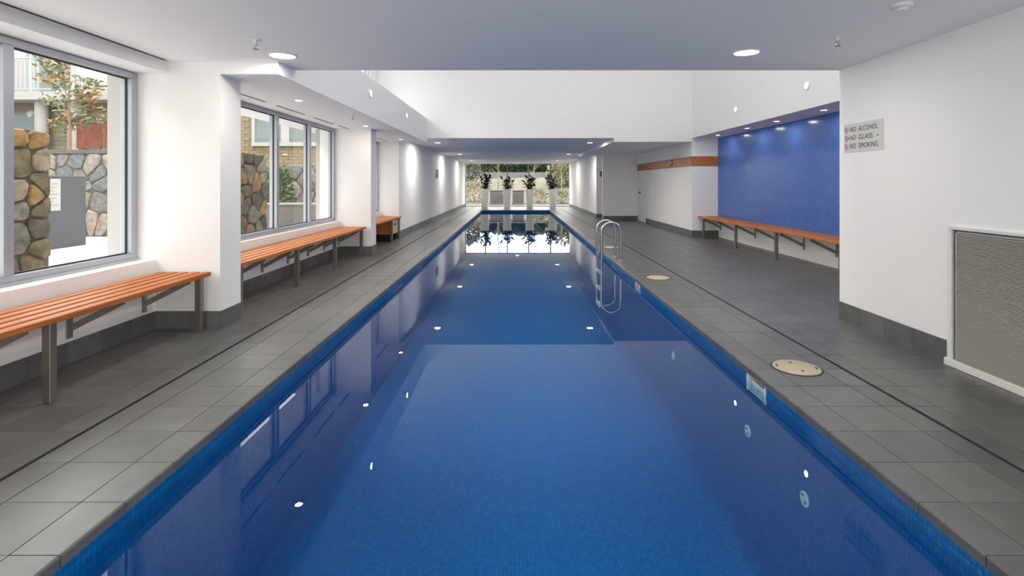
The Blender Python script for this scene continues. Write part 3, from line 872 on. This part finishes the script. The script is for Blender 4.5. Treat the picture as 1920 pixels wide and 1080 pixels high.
# ------------------------------------------------------------------ louvred grille
gr = empty('return_air_grille', (XR_WALL, 2.4, 0)); tag(gr, 'white framed grey louvred grille low on the near wall', 'grille')
gy0, gy1, gz0, gz1 = 1.2, 3.74, 0.0, 0.985
b = MB(); xo = XR_WALL - 0.02
b.box(xo, XR_WALL, gy0, gy1, gz1 - 0.022, gz1); b.box(xo, XR_WALL, gy1 - 0.022, gy1, gz0, gz1 - 0.022); b.box(xo, XR_WALL, gy0, gy0 + 0.022, gz0, gz1 - 0.022)
b.build('outer_frame', 'white_metal', gr, bevel=0.002)
MB().box(xo - 0.012, XR_WALL, gy0, gy1 + 0.03, gz0, 0.05).build('bottom_rail', 'white_metal', gr, bevel=0.003)
b = MB(); b.box(xo + 0.006, XR_WALL, gy0 + 0.05, gy1 - 0.05, gz1 - 0.044, gz1 - 0.034).box(xo + 0.006, XR_WALL, gy1 - 0.06, gy1 - 0.048, 0.05, gz1 - 0.034)
b.build('inner_frame', 'aluminium', gr)
MB().box(XR_WALL - 0.002, XR_WALL, gy0 + 0.022, gy1 - 0.022, 0.05, gz1 - 0.022).build('backing', 'switch_grey', gr)
n = 76; pitch = (gz1 - 0.045 - 0.05)/n
lm = MB(); L2 = (gy1 - gy0 - 0.12)/2
lm.v = [(-0.013, -L2, -0.003), (-0.013, L2, -0.003), (0.0, -L2, pitch*0.62), (0.0, L2, pitch*0.62), (0, -L2, pitch*0.62 - 0.002), (0, L2, pitch*0.62 - 0.002), (-0.013, -L2, -0.0045), (-0.013, L2, -0.0045)]
lm.f = [(0, 1, 3, 2), (6, 4, 5, 7), (0, 6, 7, 1), (2, 3, 5, 4), (0, 2, 4, 6), (1, 7, 5, 3)]
lme = lm.mesh('louvre'); lme.materials.append(M['louvre_metal'])
for i in range(n):
    o = bpy.data.objects.new('louvre', lme); col.objects.link(o); o.parent = gr
    o.location = (-0.002, (gy0 + gy1)/2 - 2.4, 0.053 + i*pitch)

# ------------------------------------------------------------------ lamps and ceiling fittings
def downlight(label, group, x, y, z, r, power, size_trim=0.016):
    t = empty('downlight', (x, y, z)); tag(t, label, 'downlight', group)
    MB().lathe([(r + size_trim, 0.0), (r + size_trim, -0.004), (r + 0.003, -0.008), (r, -0.003), (r, 0.0)], (x, y, z), 28).build('trim_ring', 'lamp_trim', t, smooth=True)
    MB().lathe([(r, -0.001), (r * 0.98, -0.004), (r*0.2, -0.006)], (x, y, z), 28).build('lens', 'lamp_lens', t, smooth=True)
    l = bpy.data.lights.new('lamp_light', 'AREA'); l.shape = 'DISK'; l.size = r*1.9; l.energy = power; l.color = (1.0, 0.93, 0.85)
    lo = bpy.data.objects.new('lamp_light', l); col.objects.link(lo); lo.parent = t; lo.location = (0, 0, -0.012)
    return t
g1 = 'large downlights over the near deck'
downlight('large bright downlight in the near ceiling on the window side', g1, -1.96, 4.45, Z_CEIL, 0.10, P_FRONT)
downlight('large bright downlight in the near ceiling on the sign side', g1, 1.90, 4.34, Z_CEIL, 0.095, P_FRONT)
for yy, w in ((1.4, 'behind the view, second row'), (-0.9, 'behind the view, last row')):  # unseen lamps added behind the camera to light the near end
    downlight('added unseen downlight over the deck on the window side ' + w, g1, -1.96, yy, Z_CEIL, 0.10, P_FRONT)
    downlight('added unseen downlight over the deck on the sign side ' + w, g1, 1.90, yy, Z_CEIL, 0.10, P_FRONT)
g2 = 'small downlights in the window bay'
for yy, w in ((6.15, 'nearest, over the middle bench'), (8.9, 'before the second pillar'), (11.65, 'over the short bench')):
    downlight('small downlight in the window bay, ' + w, g2, -2.52, yy, Z_BAY, 0.042, P_BAY)
g3 = 'downlights over the far end'
for x, s in ((-2.06, 'window side'), (1.98, 'niche side')):
    for yy, w in ((14.0, 'nearest the light well'), (19.6, 'middle of its row'), (24.9, 'nearest the planters')):
        downlight('far ceiling downlight on the %s, %s' % (s, w), g3, x, yy, Z_FAR, 0.075, P_FAR)
downlight('far ceiling downlight in front of the glass wall, between the two rows', g3, 0.11, 28.0, Z_FAR, 0.07, P_FAR * 0.5)
g4 = 'downlights above the tiled wall'
for yy, w in ((7.73, 'first from the sign'), (9.13, 'second from the sign'), (10.28, 'third from the sign'), (11.77, 'last, by the niche corner')):
    downlight('small downlight above the blue tiles, ' + w, g4, 4.52, yy, Z_FAR, 0.045, P_ALCOVE)
def wall_spot(label, x, y, z, sgn):
    t = empty('wall_spotlight', (x, y, z)); tag(t, label, 'spotlight', 'spotlights on the light well walls')
    MB().lathe([(0.062, 0.0), (0.062, sgn*0.012), (0.05, sgn*0.02), (0.046, sgn*0.012), (0.046, 0.0)], (x, y, z), 24, 'x').build('trim_ring', 'lamp_trim', t, smooth=True)
    MB().lathe([(0.046, sgn*0.004), (0.04, sgn*0.012), (0.01, sgn*0.016)], (x, y, z), 24, 'x').build('lens', 'lamp_lens', t, smooth=True)
    l = bpy.data.lights.new('lamp_light', 'AREA'); l.shape = 'DISK'; l.size = 0.085; l.energy = P_WALL; l.color = (1.0, 0.90, 0.78)
    lo = bpy.data.objects.new('lamp_light', l); col.objects.link(lo); lo.parent = t; lo.location = (sgn*0.024, 0, 0)
    lo.rotation_euler = (0, -sgn*H, 0)
wall_spot('wall spotlight above the bench bay, nearer one', -2.10, 7.62, 2.585, 1)
wall_spot('wall spotlight above the bench bay, farther one', -2.10, 10.15, 2.585, 1)
wall_spot('wall spotlight above the tiled recess, nearer one', XR_VOID, 7.62, 2.695, -1)
wall_spot('wall spotlight above the tiled recess, farther one', XR_VOID, 10.07, 2.695, -1)

def sprinkler(label, x, y, z):
    t = empty('fire_sprinkler', (x, y, z)); tag(t, label, 'sprinkler', 'ceiling sprinklers')
    MB().lathe([(0.032, 0), (0.032, -0.004), (0.012, -0.008), (0.010, -0.03)], (x, y, z), 16).build('escutcheon', 'lamp_trim', t, smooth=True)
    MB().tube([(x - 0.011, y, z - 0.028), (x - 0.013, y, z - 0.05), (x - 0.003, y, z - 0.068)], 0.003, 6).tube([(x + 0.011, y, z - 0.028), (x + 0.013, y, z - 0.05), (x + 0.003, y, z - 0.068)], 0.003, 6).tube([(x, y, z - 0.03), (x, y, z - 0.068)], 0.004, 6).build('frame_arms', 'stainless', t)
    MB().lathe([(0.022, -0.068), (0.022, -0.070)], (x, y, z), 14).build('deflector', 'bench_steel', t)
sprinkler('ceiling sprinkler beside the window-side downlight', -1.95, 3.97, Z_CEIL)
sprinkler('ceiling sprinkler near the sign wall', 2.37, 3.88, Z_CEIL)
sprinkler('small sprinkler in the window bay ceiling', -2.29, 7.44, Z_BAY)
sd = empty('smoke_detector', (2.33, 3.18, Z_CEIL)); tag(sd, 'round white smoke detector on the near ceiling', 'detector')
MB().lathe([(0.055, 0), (0.055, -0.012), (0.048, -0.02), (0.03, -0.022)], (2.33, 3.18, Z_CEIL), 28).build('base', 'lamp_trim', sd, smooth=True)
MB().lathe([(0.034, -0.022), (0.030, -0.028), (0.032, -0.038), (0.015, -0.044)], (2.33, 3.18, Z_CEIL), 24).build('sensor_cap', 'lamp_trim', sd, smooth=True)

def slot_vent(label, x, y0, y1, z, w=0.028):
    t = empty('slot_diffuser', (x, (y0 + y1)/2, z)); tag(t, label, 'vent', 'ceiling slot diffusers')
    MB().box(x - w/2, x + w/2, y0, y1, z - 0.002, z - 0.0005).build('slot', 'black_slot', t)
    MB().box(x - w/2 - 0.006, x - w/2, y0, y1, z - 0.004, z).box(x + w/2, x + w/2 + 0.006, y0, y1, z - 0.004, z).build('lip', 'lamp_trim', t)
slot_vent('long black slot diffuser above the near window bulkhead', -3.055, Y_BACK + 0.2, 4.62, Z_CEIL, 0.034)
for (a, c), w in zip(((5.3, 6.28), (6.58, 7.44), (7.81, 8.65), (8.89, 9.42)), ('nearest the broad pillar', 'second from the broad pillar', 'third from the broad pillar', 'nearest the second pillar')):
    slot_vent('black slot diffuser in the bay ceiling, ' + w, -2.97, a, c, Z_BAY)
slot_vent('black slot diffuser above the short bench', -2.97, 11.3, 12.3, Z_BAY)

# ------------------------------------------------------------------ planters
rnd = random.Random(4)
for px, w, hgt in ((-1.58, 'first from the window-side wall', 0.98), (-0.42, 'second from the window-side wall', 0.88), (0.75, 'third from the window-side wall', 0.92), (1.95, 'beside the niche-side wall', 1.0)):
    y = 27.5
    t = empty('potted_plant', (px, y, 0)); tag(t, 'tall white tapered planter with a dark leafy plant, ' + w, 'plant', 'planters before the glass wall')
    pot = MB().lathe([(0.155, 0.0), (0.16, 0.01), (0.225, 0.95), (0.228, 0.97), (0.21, 0.97), (0.205, 0.90)], (px, y, 0), 28).build('planter', 'planter_white', t, smooth=True)
    MB().lathe([(0.205, 0.88), (0.02, 0.905)], (px, y, 0), 20).build('soil', 'soil', pot)
    fo, st = MB(), MB()
    for s_ in range(13):
        a = rnd.uniform(0, 6.28); lean = rnd.uniform(0.08, 0.34) if s_ else 0.0
        top = (px + math.cos(a)*lean, y + math.sin(a)*lean, 0.9 + hgt * rnd.uniform(0.40, 0.70))
        base = (px + math.cos(a)*0.04, y + math.sin(a)*0.04, 0.86)
        st.tube([base, ((base[0]+top[0])/2, (base[1]+top[1])/2, (base[2]+top[2])/2 + 0.03), top], 0.012, 6, 0.007)
        for k in range(9):
            u = 0.18 + 0.82*k/8; b_ = Vector(base).lerp(Vector(top), u)
            aa = rnd.uniform(0, 6.28); el = rnd.uniform(-0.25, 0.55) + (0.45 if k > 6 else 0)
            d = Vector((math.cos(aa)*math.cos(el), math.sin(aa)*math.cos(el), math.sin(el)))
            fo.leaf(b_, d, (0, 0, 1), rnd.uniform(0.24, 0.36), rnd.uniform(0.10, 0.14))
    st.build('stems', 'bark', t)
    fo.build('foliage', 'dark_leaf', t, kind='stuff')

# ================================================================== outside
# ground pieces
struct('ground_courtyard', MB().box(-40, -3.5, -20, 40, -0.12, -0.02), 'pavement', 'pale courtyard paving outside the long windows', 'paving')
struct('ground_back', MB().box(-3.5, 30, -25, Y_BACK - 0.12, -0.12, -0.02), 'pavement', 'pale paving behind the pool hall', 'paving')
struct('ground_side', MB().box(5.25, 40, Y_BACK - 0.12, 29.1, -0.12, -0.02), 'pavement', 'paving beyond the niche wall', 'paving')
struct('wall_sky_block_back', MB().box(-14, 14, -15.3, -15.0, -0.12, 4.0), 'outdoor_render', 'unseen rendered wall added to block low sky behind the pool hall', 'wall')  # unseen, added to keep low sky off the near pillar
struct('wall_sky_block_side', MB().box(-18.0, -17.5, -22, 15.4, -0.12, 10.0), 'outdoor_render', 'unseen rendered wall added to block sky beside the courtyard', 'wall')  # out of view, added to cut the sky reaching pillar and right wall
struct('wall_sky_block_eave', MB().box(-4.15, -3.5, Y_BACK - 1, 4.9, 2.72, 5.5).box(-4.15, -3.5, 4.9, 12.6, 2.72, 2.95), 'fin_render', 'unseen overhang added to cut high sky above the courtyard windows', 'wall')  # unseen eave, shaped to dim daylight on the near pillar
struct('terrace_far', MB().box(-3.5, 5.25, Y_WIN + 0.2, 31.2, -0.1, -0.01), 'concrete', 'pale terrace outside the far glass wall', 'terrace')

# ---- rubble stone
def clip_poly(poly, nx, ny, d):
    out = []
    for i in range(len(poly)):
        a, b = poly[i], poly[(i+1) % len(poly)]
        da, db = a[0]*nx + a[1]*ny - d, b[0]*nx + b[1]*ny - d
        if da <= 0: out.append(a)
        if (da < 0 < db) or (db < 0 < da):
            t = da/(da - db); out.append((a[0] + (b[0]-a[0])*t, a[1] + (b[1]-a[1])*t))
    return out
def rubble_cells(w, h, cw, ch, seed):
    r = random.Random(seed); pts = []
    ny_ = max(1, round(h/ch))
    for j in range(ny_):
        nx_ = max(1, round(w/cw) + r.choice((0, 0, 1)))
        for i in range(nx_):
            pts.append(((i + 0.5 + r.uniform(-.46, .46))*w/nx_, (j + 0.5 + r.uniform(-.44, .44))*h/ny_))
    cells = []
    for i, p in enumerate(pts):
        poly = [(0.0, 0.0), (w, 0.0), (w, h), (0.0, h)]
        for j, q in enumerate(pts):
            if i == j: continue
            nx, ny = q[0]-p[0], q[1]-p[1]; l = math.hypot(nx, ny)
            if l > 3*max(cw, ch): continue
            nx /= l; ny /= l
            poly = clip_poly(poly, nx, ny, ((p[0]+q[0])/2)*nx + ((p[1]+q[1])/2)*ny - 0.012)
            if len(poly) < 3: break
        if len(poly) >= 3: cells.append(poly)
    return cells
def stone_wall(label, box, faces, mat, cw, ch, seed, cap=None):
    """box: (x0,x1,y0,y1,z0,z1); faces: '+x' '-y'"""
    x0, x1, y0, y1, z0, z1 = box
    root = empty('stone_wall', ((x0+x1)/2, (y0+y1)/2, z0)); tag(root, label, 'stone wall')
    MB().box(x0, x1, y0, y1, z0, z1).build('mortar_core', 'mortar', root)
    r = random.Random(seed)
    for fc in faces:
        w = (y1 - y0) if 'x' in fc else (x1 - x0)
        for poly in rubble_cells(w, z1 - z0, cw, ch, seed):
            seed += 1
            c = (sum(p[0] for p in poly)/len(poly), sum(p[1] for p in poly)/len(poly))
            d = r.uniform(0.02, 0.06); b = MB(); rings = []
            # round the corners off
            fine = []
            for i in range(len(poly)):
                a, q = poly[i], poly[(i+1) % len(poly)]
                fine += [(a[0]*.78 + q[0]*.22, a[1]*.78 + q[1]*.22), (a[0]*.22 + q[0]*.78, a[1]*.22 + q[1]*.78)]
            for sc, dep in ((1.0, -0.005), (0.985, d*0.6), (0.86, d)):
                rings.append([(c[0] + (p[0]-c[0])*sc, c[1] + (p[1]-c[1])*sc, dep + (r.uniform(-.004, .004) if dep > 0 else 0)) for p in fine])
            def put(p):
                u, v_, dep = p
                if fc == '+x': return (x1 + dep, y0 + u, z0 + v_)
                if fc == '-y': return (x0 + u, y0 - dep, z0 + v_)
            n = len(fine)
            for rg in rings: b.v += [put(p) for p in rg]
            b.v.append(put((c[0], c[1], d + 0.008)))
            for k in range(2):
                for i in range(n): b.f.append((k*n + i, k*n + (i+1) % n, (k+1)*n + (i+1) % n, (k+1)*n + i))
            for i in range(n): b.f.append((2*n + i, 2*n + (i+1) % n, 3*n))
            b.build('stone', mat, root)
    if cap:
        MB().box(x0 - 0.03, x1 + 0.05, y0 - 0.05, y1 + 0.03, z1, z1 + cap).build('coping_stone', 'stone_grey', root, bevel=0.01)
    return root
stone_wall('tan rubble stone pier close outside the near window', (-6.4, -5.62, 5.80, 6.36, -0.02, 1.90), ('+x', '-y'), 'rubble_stone', 0.30, 0.27, 3)
stone_wall('rubble stone pier seen through the nearest pane of the middle window', (-5.7, -5.0, 9.3, 10.58, -0.02, 1.84), ('+x', '-y'), 'rubble_stone', 0.34, 0.32, 31)
stone_wall('long grey rubble planter wall behind the grey box', (-15.5, -9.55, 12.9, 13.4, -0.02, 2.0), ('-y',), 'rubble_stone_grey', 0.42, 0.32, 57, cap=0.10)
stone_wall('grey rubble wall beside the green bush', (-7.2, -4.2, 13.6, 13.9, -0.02, 1.75), ('-y',), 'rubble_stone_grey', 0.45, 0.36, 83)

# low rendered planter
pt = empty('garden_planter', (-5.0, 12.1, -0.02)); tag(pt, 'low grey rendered planter wall in front of the bush', 'planter')
MB().box(-6.4, -3.95, 12.0, 12.2, -0.02, 0.79).build('planter_wall', 'concrete', pt)
MB().box(-6.45, -3.92, 11.96, 12.24, 0.79, 0.83).build('coping', 'outdoor_render', pt, bevel=0.005)

def shrub(name, label, cat, c, rx, ry, rz, n, mat, seed, L_=0.14, W_=0.07, group=None, stem=True, gz=None):
    r = random.Random(seed)
    gz = max(c[2] - rz, -0.02) if gz is None else gz
    t = empty(name, (c[0], c[1], gz)); tag(t, label, cat, group)
    fo = MB()
    for _ in range(n):
        while True:
            v = Vector((r.uniform(-1, 1), r.uniform(-1, 1), r.uniform(-1, 1)))
            if 0.35 < v.length < 1.0: break
        k = 1 + 0.18*math.sin(5*v.x + 3*v.z + seed) * math.cos(4*v.y + seed)
        p = (c[0] + v.x*rx*k, c[1] + v.y*ry*k, c[2] + v.z*rz*k)
        d = (v + Vector((r.uniform(-.6, .6), r.uniform(-.6, .6), r.uniform(-.2, .7)))).normalized()
        fo.leaf(p, d, (r.uniform(-1, 1), r.uniform(-1, 1), 1), L_*r.uniform(.7, 1.3), W_*r.uniform(.7, 1.3))
    fo.build('foliage', mat, t, kind='stuff')
    if stem:
        st = MB()
        for k in range(6):
            a = r.uniform(0, 6.28)
            st.tube([(c[0], c[1], gz), (c[0] + math.cos(a)*rx*.4, c[1] + math.sin(a)*ry*.4, c[2] + rz*0.4)], 0.02, 5, 0.008)
        st.build('stems', 'bark', t)
    return t
shrub('garden_bush', 'bright green bush behind the low rendered planter', 'bush', (-5.75, 12.75, 1.12), 0.36, 0.36, 0.5, 520, 'bush_leaf', 5, 0.12, 0.07, gz=-0.02)

# ---- magnolia behind the planter wall
def magnolia():
    r = random.Random(11)
    bx_, by_ = -11.65, 13.8
    t = empty('magnolia_tree', (bx_, by_, -0.02)); tag(t, 'young magnolia tree with green and rust leaves behind the grey wall', 'tree')
    tr = MB(); gl_, rl = MB(), MB()
    tr.tube([(bx_, by_, -0.02), (bx_ + .02, by_, 2.7), (bx_ - .02, by_, 3.4), (bx_ + .02, by_, 4.45)], 0.045, 8, 0.012)
    for k in range(22):
        z = 2.55 + 1.8*k/21
        a = r.uniform(0, 6.28); ln = (1.05 - 0.5*abs((z - 3.2)/1.3)) * r.uniform(.6, 1.05)
        d = Vector((math.cos(a), math.sin(a)*.8, r.uniform(.1, .55))).normalized()
        p0 = Vector((bx_, by_, z)); p1 = p0 + d*ln
        tr.tube([p0, p0.lerp(p1, .5) + Vector((0, 0, .05)), p1], 0.013, 5, 0.005)
        for q in range(32):
            u = r.uniform(.25, 1.05); b_ = p0.lerp(p1, u) + Vector((r.uniform(-.16, .16), r.uniform(-.16, .16), r.uniform(-.13, .13)))
            dd = (d*0.7 + Vector((r.uniform(-1, 1), r.uniform(-1, 1), r.uniform(-.4, .8)))).normalized()
            tgt = rl if (k % 3 == 0 and u > .6) or r.random() < .10 else gl_
            tgt.leaf(b_, dd, (r.uniform(-1, 1), r.uniform(-1, 1), 1), r.uniform(.13, .22), r.uniform(.055, .09))
    tr.build('trunk', 'bark', t)
    gl_.build('foliage', 'green_leaf', t, kind='stuff', label='grey-green leaves')
    rl.build('rust_foliage', 'rust_leaf', t, kind='stuff', label='orange-brown leaves')
magnolia()

# ---- grey box with a notice
nb = empty('grey_cabinet', (-9.3, 10.6, -0.02)); tag(nb, 'plain grey cabinet standing between the stone pier and the grey wall', 'cabinet')
MB().box(-9.7, -9.1, 9.6, 11.2, -0.02, 1.40).build('cabinet_body', 'box_grey', nb, bevel=0.01)
MB().box(-9.70, -9.10, 9.60, 11.20, 1.40, 1.43).build('cabinet_top', 'box_grey', nb, bevel=0.006)
nt_ = empty('notice_sheet', (-9.098, 10.4, 0.72)); tag(nt_, 'white printed notice fixed to the grey cabinet', 'notice')
MB().box(-9.098, -9.092, 10.1, 10.56, 0.74, 1.37).build('sheet', 'paper', nt_)
for k in range(7):
    MB().box(-9.092, -9.0915, 10.16, 10.50 - 0.05*(k % 3), 1.26 - k*0.07, 1.285 - k*0.07).build('print_line', 'print_grey', nt_)

# ---- corten screens
for x0, x1, w in ((-12.25, -11.55, 'wider one behind the magnolia trunk'), (-11.48, -10.7, 'one beside the white fin wall')):
    cs = empty('perforated_screen', ((x0+x1)/2, 14.75, 2.1)); tag(cs, 'rust red perforated metal screen above the grey wall, ' + w, 'screen', 'rust red screens')
    b = MB(); z0, z1 = 2.27, 3.0
    b.box(x0, x1, 14.74, 14.79, z0, z0 + .03).box(x0, x1, 14.74, 14.79, z1 - .03, z1).box(x0, x0 + .03, 14.74, 14.79, z0, z1).box(x1 - .03, x1, 14.74, 14.79, z0, z1)
    b.box(x0 + .05, x0 + .09, 14.76, 14.80, -0.02, z0).box(x1 - .09, x1 - .05, 14.76, 14.80, -0.02, z0)
    b.build('screen_frame', 'corten', cs)
    MB().box(x0 + .03, x1 - .03, 14.76, 14.77, z0 + .03, z1 - .03).build('screen_sheet', 'corten', cs)
    r = random.Random(int(x0*100)); hb = MB()
    for _ in range(60):
        hb.lathe([(r.uniform(.006, .016), -0.004), (0.005, -0.006)], (r.uniform(x0 + .06, x1 - .06), 14.762, r.uniform(z0 + .06, z1 - .06)), 8, 'y')
    hb.build('perforation', 'corten_hole', cs, kind='stuff')

# ---- apartment building across the courtyard
ab = empty('apartment_building', (-12, 16, -0.02)); tag(ab, 'pale brick apartment building with balconies across the courtyard', 'building')
MB().box(-18.0, -4.0, 16.3, 16.5, -0.02, 3.75).build('ground_wall', 'brick_mortar', ab)
MB().box(-18.0, -11.0, 17.8, 18.0, 3.75, 7.2).build('upper_wall', 'outdoor_render', ab)
MB().box(-11.0, -4.0, 16.3, 16.5, 3.75, 5.0).build('parapet_wall', 'brick_mortar', ab)
def bricks(x0, x1, z0, z1, y, mat, bw, bh, holes=()):
    b = MB(); j = 0; z = z0
    while z + bh <= z1 + 1e-6:
        x = x0 - (bw/2 if j % 2 else 0)
        while x < x1:
            a, c = max(x, x0) + .006, min(x + bw, x1) - .006
            if c - a > .03 and not any(a < h1 and c > h0 and z + bh > g0 and z < g1 for h0, h1, g0, g1 in holes):
                b.box(a, c, y - 0.015, y, z + .005, z + bh - .005)
            x += bw
        z += bh; j += 1
    return b
bricks(-16.8, -11.0, 0.5, 3.5, 16.3, 'brick', 0.39, 0.13).build('brickwork', 'brick', ab, kind='stuff')
WX0, WX1, WZ0, WZ1 = -8.10, -5.95, 2.42, 3.42
bricks(-10.9, -4.0, 0.0, 4.9, 16.3, 'brick_tan', 0.30, 0.10, holes=((WX0, WX1, WZ0, WZ1),)).build('brickwork', 'brick_tan', ab, kind='stuff')
bw_ = MB(); e = 0.09
bw_.box(WX0, WX1, 16.2, 16.32, WZ0, WZ0 + .12).box(WX0, WX1, 16.22, 16.32, WZ1 - e, WZ1).box(WX0, WX0 + e, 16.22, 16.32, WZ0 + .12, WZ1 - e).box(WX1 - e, WX1, 16.22, 16.32, WZ0 + .12, WZ1 - e)
bw_.box(-7.2, -6.95, 16.22, 16.32, WZ0 + .12, WZ1 - e)
wf = bw_.build('window', 'outdoor_render', ab)
for a, c in ((WX0 + e, -7.2), (-6.95, WX1 - e)):
    MB().box(a, c, 16.27, 16.29, WZ0 + .12, WZ1 - e).build('pane', 'far_glass', wf)
MB().box(-18.0, -11.0, 15.6, 18.0, 3.75, 3.99).build('balcony_slab', 'outdoor_render', ab, bevel=0.01)
for x in (-15.0, -13.1):
    MB().lathe([(0.17, 0), (0.17, 3.2)], (x, 15.95, 3.99), 20).build('column', 'outdoor_render', ab, smooth=True)
for x in (-14.35, -13.35):
    MB().lathe([(0.17, 0), (0.17, 3.77)], (x, 16.0, -0.02), 20).build('column', 'outdoor_render', ab, smooth=True)
rl = MB(); rl.box(-18.0, -11.0, 15.62, 15.68, 4.98, 5.02); rl.box(-18.0, -11.0, 15.63, 15.67, 4.06, 4.09)
rl = rl.build('balustrade', 'aluminium', ab)
x = -17.0
bal = MB().box(-0.012, 0.012, -0.012, 0.012, 0, 0.9).mesh('baluster'); bal.materials.append(M['aluminium'])
k = 0
while x < -11.05:
    if not (-14.1 < x < -13.35):
        o = bpy.data.objects.new('baluster', bal); col.objects.link(o); o.parent = rl
        o.location = (x + 12, 15.65 - 16, 4.09 + 0.02)
    x += 0.13
wd = MB().box(-17.2, -15.3, 17.7, 17.82, 4.0, 6.3).build('balcony_door', 'aluminium', ab)
for a in (-17.1, -16.2):
    MB().box(a, a + 0.8, 17.68, 17.71, 4.1, 6.2).build('pane', 'far_glass', wd)
MB().box(-17.5, -14.6, 16.2, 16.32, 2.2, 3.4).build('side_window', 'far_glass', ab)
wlp = MB().lathe([(0.15, 0), (0.15, -0.04), (0.13, -0.05), (0.13, -0.04)], (-14.9, 16.285, 3.38), 24, 'y').build('wall_lamp', 'outdoor_render', ab, smooth=True, label='round white lamp under the balcony')
MB().lathe([(0.13, -0.04), (0.11, -0.075), (0.03, -0.095)], (-14.9, 16.285, 3.38), 24, 'y').build('diffuser', 'paper', wlp, smooth=True)

# ---- garden beyond the far glass wall
gd = MB(); nx_, ny_ = 24, 20; r = random.Random(2)
for j in range(ny_ + 1):
    for i in range(nx_ + 1):
        y = 31.2 + 34*j/ny_; x = -22 + 46*i/nx_
        z = -0.05 + 1.75*min(1, max(0, (y - 32.5)/13))**1.2 + 0.10*math.sin(x*.9 + y*.4)*min(1, j/3)
        gd.v.append((x, y, z))
for j in range(ny_):
    for i in range(nx_):
        a = j*(nx_ + 1) + i; gd.f.append((a, a + 1, a + nx_ + 2, a + nx_ + 1))
tag(gd.build('ground_slope', 'garden_ground', smooth=True), 'dry pale grass bank rising beyond the glass wall', 'bank', kind='structure')
for x0, x1, w in ((-1.50, -0.70, 'behind the first and second planters'), (-0.16, 0.52, 'between the second and third planters')):
    pn = empty('stone_panel', ((x0+x1)/2, 31.5, 0)); tag(pn, 'low grey stone panel outside the glass wall, ' + w, 'panel', 'low stone panels')
    MB().box(x0, x1, 31.4, 31.6, 0.08, 0.82).build('panel_face', 'stone_grey', pn, bevel=0.01)
    MB().box(x0 - .04, x1 + .04, 31.36, 31.64, 0.82, 0.87).build('panel_cap', 'concrete', pn)
    MB().box(x0 - .06, x1 + .06, 31.34, 31.66, -0.06, 0.08).build('panel_plinth', 'concrete', pn)
struct('road_far', MB().box(-14, 14, 50, 51, 1.5, 2.3), 'asphalt', 'grey roadside wall at the top of the bank', 'road')
shrub('garden_hedge', 'dark green hedge along the top of the bank', 'hedge', (1.0, 52.5, 2.5), 5.5, 0.9, 0.85, 6000, 'hedge_leaf', 21, 0.42, 0.3, stem=False)
shrub('garden_shrub', 'grey-green shrub on the bank behind the first planter', 'shrub', (-3.9, 41, 2.35), 1.3, 1.0, 0.9, 900, 'pale_leaf', 22, 0.3, 0.16)
shrub('garden_shrub', 'yellow-green shrub on the bank behind the last planter', 'shrub', (4.3, 41, 2.0), 1.8, 1.0, 1.1, 1200, 'dry_leaf', 23, 0.3, 0.16)
shrub('garden_shrub', 'low yellow shrub between the third and last planters', 'shrub', (1.55, 33.2, 0.42), 0.55, 0.5, 0.5, 420, 'dry_leaf', 24, 0.16, 0.05)
shrub('garden_shrub', 'olive shrub at the foot of the bank by the last planter', 'shrub', (2.9, 33.0, 0.4), 0.6, 0.5, 0.48, 420, 'pale_leaf', 25, 0.16, 0.06)
shrub('garden_shrub', 'dry yellow shrub left of the first planter', 'shrub', (-2.6, 34.2, 0.7), 0.8, 0.6, 0.7, 420, 'dry_leaf', 26, 0.18, 0.06)

def bare_tree(label, x, y, z, h, seed):
    r = random.Random(seed)
    t = empty('bare_tree', (x, y, z)); tag(t, label, 'tree', 'slender bare trees')
    tk, br = MB(), MB()
    tk.tube([(x, y, z), (x + r.uniform(-.1, .1), y, z + h*.5), (x + r.uniform(-.2, .2), y, z + h)], 0.05, 6, 0.012)
    for k in range(16):
        u = 0.25 + 0.7*k/15; a = r.uniform(0, 6.28); l = h*0.3*(1.1 - u)
        p = Vector((x, y, z + h*u)); q = p + Vector((math.cos(a)*l, math.sin(a)*l, l*.8))
        br.tube([p, q], 0.014, 4, 0.005)
        for m_ in range(3):
            v = r.uniform(.3, .9); p2 = p.lerp(q, v); a2 = r.uniform(0, 6.28)
            br.tube([p2, p2 + Vector((math.cos(a2)*l*.4, math.sin(a2)*l*.4, l*.35))], 0.007, 3, 0.003)
    tk.build('trunk', 'pale_bark', t); br.build('branches', 'pale_bark', t)
bare_tree('slender bare tree between the first and second planters', -1.05, 33.5, 0.0, 3.6, 1)
bare_tree('slender bare tree behind the third planter', 1.2, 36.5, 0.3, 3.4, 2)
bare_tree('slender bare tree by the last planter', 3.1, 35.0, 0.2, 3.6, 3)
